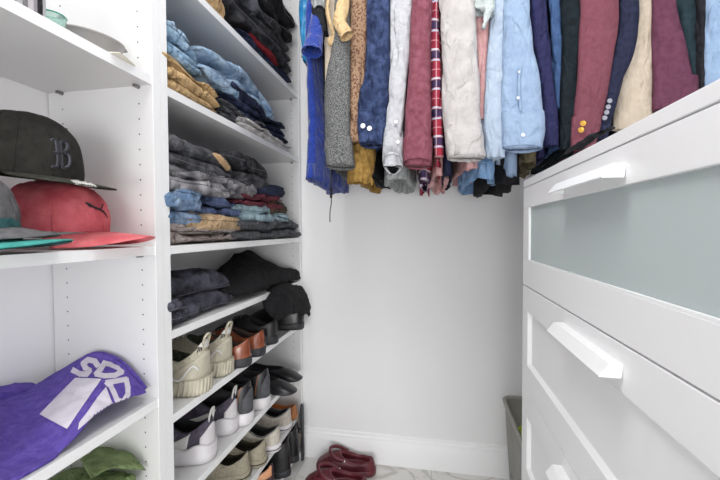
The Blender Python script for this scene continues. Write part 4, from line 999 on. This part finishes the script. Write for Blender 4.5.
# ================================================================== PURPLE T-SHIRT, GREEN SHIRT
purple = fab('purple_jersey', '59469c', '6a58ae', 70, crease=.3, cscale=12)
o = sheet([PL((-25, 402, -.87), (25, 389, -.87), (60, 370, -.85), (93, 354.5, -.775), (118, 361, -.70)),
           PL((-30, 420, -.80), (15, 408, -.80), (52, 390, -.79), (98, 364, -.74), (132, 376, -.665)),
           PL((-35, 450, -.72), (5, 440, -.72), (45, 420, -.71), (98, 383, -.68), (142, 386, -.64)),
           PL((-30, 490, -.66), (10, 478, -.655), (50, 448, -.65), (98, 404, -.64), (146, 391, -.63)),
           PL((-15, 500, -.635), (22, 486, -.63), (62, 452, -.628), (103, 411, -.628), (147, 393, -.625))], .010, 'folded_tshirt', purple, res=14, amp=.0022, s=12, lump=.004)
o.data.update()
for v in o.data.vertices: v.co.z = max(v.co.z, Cz+(.0075 if v.normal.z > .05 else .0012)); v.co.y = min(v.co.y, Y1-.003)
tag(o, 'purple t-shirt with white block print slumped on the shelf', 't-shirt')
tsh = o; bvh = worldbvh(o)
zc = lambda L: [(x/4.8, 350+y/4.8) for x, y in L]
polys = [zc([(362, 135), (487, 140), (322, 380), (190, 310)]), zc([(508, 178), (535, 250), (550, 262), (500, 285), (440, 325), (372, 386), (380, 350), (425, 290), (470, 225)])]
polys += stroke(zc([(470, 78), (455, 55), (425, 48), (402, 66), (412, 88), (430, 100), (415, 118), (385, 116), (352, 98)]), 5.6)
polys += stroke(zc([(500, 66), (484, 92), (462, 118), (500, 126), (548, 124), (584, 108), (565, 86), (530, 72), (498, 64)]), 5.2)
polys += stroke(zc([(512, 158), (560, 150), (604, 142), (612, 180), (612, 215), (588, 252), (560, 240), (545, 205), (530, 175), (512, 158)]), 5.2)
me = decal(bvh, polys, 2.0, .0012); link('chest_print', me, mat('white_print', 'cfc9d6', .7, 'd9d4df', 60), tsh)
for k, dd in ((1, 1.6), (2, 3.4)):
    fo = link('fold', tube([P(x, y-dd*.2, X=X-.004*k) + Vector((0, 0, -.001*k)) for x, y, X in ((86, 357, -.790), (96, 353.5, -.765), (108, 355.5, -.735), (120, 361.5, -.70), (134, 375, -.665), (145, 389, -.635))], .0055, 8, flat=.8), purple, tsh)
tb = sheet([PL((-30, 396, -.89), (0, 390, -.89), (22, 386, -.885), (34, 387, -.88)), PL((-30, 408, -.85), (0, 400, -.85), (20, 397, -.85), (34, 392, -.85))], .02, 'sleeve', purple, tsh, amp=.004, s=16)
for v in tb.data.vertices: v.co.z = max(v.co.z, Cz+.0012); v.co.x = max(v.co.x, XL+.01)
gsh = fab('sage_green_cotton', '6f8157', '87996a', 40, crease=.6); dgsh = fab('dark_olive_cotton', '33382c', '42483a', 40)
o = folded('folded_shirt', 'sage green shirt folded on the shelf under the purple t-shirt', 'shirt', gsh, .50, .745, Z4+.001, Z4+.095, depth=.2, front=LF-.02, n=2, seed=41, lump=.016, amp=.005)
o2 = sheet([PL((80, 460, -.80), (98, 448, -.79), (118, 449, -.77)), PL((84, 468, -.72), (108, 456, -.72), (130, 456, -.70)), PL((90, 480, -.67), (116, 468, -.66), (146, 470, -.645))], .010, 'shirt_collar', gsh, o, amp=.003)

# ================================================================== TOP-LEFT SHELF
bkc = [(3, 12, '1e1f22', 'black'), (12, 19, '55565a', 'dark grey'), (19, 25, '6c6d70', 'mid grey'), (25, 31, 'b5b5b7', 'light grey'), (31, 36, '78787b', 'ash grey'), (36, 42, 'bdb8bc', 'pale lilac-grey'), (42, 45.5, '8d8a8f', 'thin warm grey'), (45.5, 50.5, '17161a', 'black with brown page edge'), (50.5, 53.5, 'a9a8ab', 'thin silver-grey')]
for k, (x0, x1, c_, nm) in enumerate(bkc):
    y0, y1 = yx(x0, LF-.004), yx(x1, LF-.004); y0 += .0006; r_ = .19+.01*(k % 3)
    bk = empty('book', (0, 0, 0), '%s book standing upright on the top left shelf' % nm if k else 'wide black book at the near end of the standing row', 'book', 'books standing on the top left shelf')
    m_ = MB(); m_.box(LF-.165, LF-.004, y0, y0+.0015, A+.0008, A+r_).box(LF-.165, LF-.004, y1-.0015, y1, A+.0008, A+r_).box(LF-.006, LF-.004, y0+.0015, y1-.0015, A+.0008, A+r_)
    m_.build('cover', mat('book_cover_%d' % k, c_, .45), bk, .0005)
    MB().box(LF-.162, LF-.0065, y0+.0017, y1-.0017, A+.004, A+r_-.004).build('pages', offw if k != 7 else brnl, bk)
# grey oval tub with a handle slot
tub = empty('tub', (-.695, .690, A+.001), 'shallow grey oval plastic tub with a handle slot beside the books', 'tub', None, (0, 0, radians(70)))
rings = []
for f, z in ((.001, .002), (.45, .0), (.62, .003), (.80, .022), (.93, .042), (.98, .048), (1.0, .049), (.985, .052), (.95, .051), (.9, .044), (.76, .024), (.58, .006), (.001, .005)):
    rings.append([Vector((.062*f*cos(2*pi*k/48), .040*f*sin(2*pi*k/48), z)) for k in range(48)])
plg = mat('grey_plastic', '8f8c8a', .4, '9a9796', 20)
link('bowl', fixn(loft(rings)), plg, tub)
link('handle', fixn(join([sheet([[Vector((.048, -.020, .049)), Vector((.058, -.014, .0495))], [Vector((.052, 0, .050)), Vector((.070, 0, .050))], [Vector((.048, .020, .049)), Vector((.058, .014, .0495))]], .004, 'tmp', None, amp=0, res=5).data])), plg, tub)
[bpy.data.objects.remove(o) for o in list(C.objects) if o.name.startswith('tmp')]
link('slot', fixn(tube([(.057, -.008, .0515), (.060, 0, .052), (.057, .008, .0515)], .004, 8, flat=.35)), offw, tub)
gl = node_mat('green_glass'); gb = gl[1]['Principled BSDF']; gb.inputs['Base Color'].default_value = srgb('d8f2ea'); gb.inputs['Transmission Weight'].default_value = .8; gb.inputs['Roughness'].default_value = .08
ds_ = empty('glass_dish', (LF-.055, yx(57, LF-.055), A+.001), 'pale green glass dish between the books and the grey tub', 'dish')
rings = [[Vector((r_*cos(2*pi*k/32), r_*sin(2*pi*k/32)*.9, z)) for k in range(32)] for r_, z in ((.001, .001), (.016, 0), (.022, .012), (.026, .034), (.0262, .036), (.024, .034), (.020, .013), (.001, .005))]
link('bowl', fixn(loft(rings)), gl[0], ds_)
link('rim', tube([(.026*cos(q*pi/4), .0234*sin(q*pi/4), .0355) for q in range(8)], .0012, 6, closed=True), mat('teal_rim', '2f9a86', .3), ds_)
o = MB().box(-.022, .022, -.030, .030, 0, .0016).build('paper_card', offw, None, .0004); place(o, Vector((LF-.012, yx(122, LF-.012), A+.0008)), (0, 0, .25)); tag(o, 'small white card lying at the shelf edge near the divider', 'card')

# ================================================================== WASTE BIN
bn = empty('waste_bin', (.435, 1.445, .001), 'olive-grey plastic waste bin between the dresser and the back wall', 'waste bin')
BH = .415
def rr(hx, hy, z, rad=.04, n=6):
    o_ = []
    for cx_, cy_, a0 in ((hx-rad, hy-rad, 0), (-hx+rad, hy-rad, 90), (-hx+rad, -hy+rad, 180), (hx-rad, -hy+rad, 270)):
        for k in range(n+1): a = radians(a0+90*k/n); o_.append(Vector((cx_+rad*cos(a), cy_+rad*sin(a), z)))
    return o_
binm = mat('olive_grey_plastic', '7b7a72', .5, '86857d', 12)
link('bucket', fixn(loft([rr(.115, .175, .0), rr(.12, .18, .006), rr(.140, .205, BH-.03), rr(.141, .206, BH-.01), rr(.137, .202, BH-.012), rr(.116, .176, .01)], True, True)), binm, bn)
link('rim', fixn(loft([rr(.141, .206, BH-.018), rr(.148, .213, BH-.016), rr(.150, .215, BH-.004), rr(.146, .211, BH), rr(.138, .203, BH-.002), rr(.137, .202, BH-.016)])), mat('bin_rim', '8b8a82', .45, '95948c', 12), bn)
lime = fab('lime_cloth', '8fa82e', 'a9c23e', 40)
o = folded('crumpled_cloth', 'lime green cloth lying inside the waste bin', 'cloth', lime, 1.40, 1.56, .275, .345, depth=.11, front=.435, n=1, seed=51, lump=.008, amp=.006)
o = folded('crumpled_cloth', 'black and grey crumpled cloth filling the waste bin', 'cloth', greyd, 1.31, 1.58, .012, .272, depth=.22, front=.54, n=3, seed=52, lump=.012, amp=.006)
# clothes seen through the frosted drawer front
for k, (y0, y1, m_, nm) in enumerate(((.30, .46, ltteal, 'pale teal'), (.47, .60, pink, 'pink'), (.61, .74, pale, 'pale blue'), (.76, .90, greyst, 'grey'), (.91, 1.05, ltteal, 'grey-green'))):
    folded('folded_shirt', '%s shirt blurred behind the frosted drawer glass' % nm, 'shirt', m_, y0, y1, g0+.05, g0+(.17, .12, .19, .15, .12)[k], depth=.27, front=DX+.295, n=3, seed=60+k, group='shirts inside the glass-fronted drawer')
me = decal(worldbvh(jn), [[(212, 154), (224, 147), (239, 164), (227, 171)]], 2.0, .0018)
if len(me.polygons): link('waistband_patch', me, leatherp, jn)['label'] = 'tan leather waistband patch'
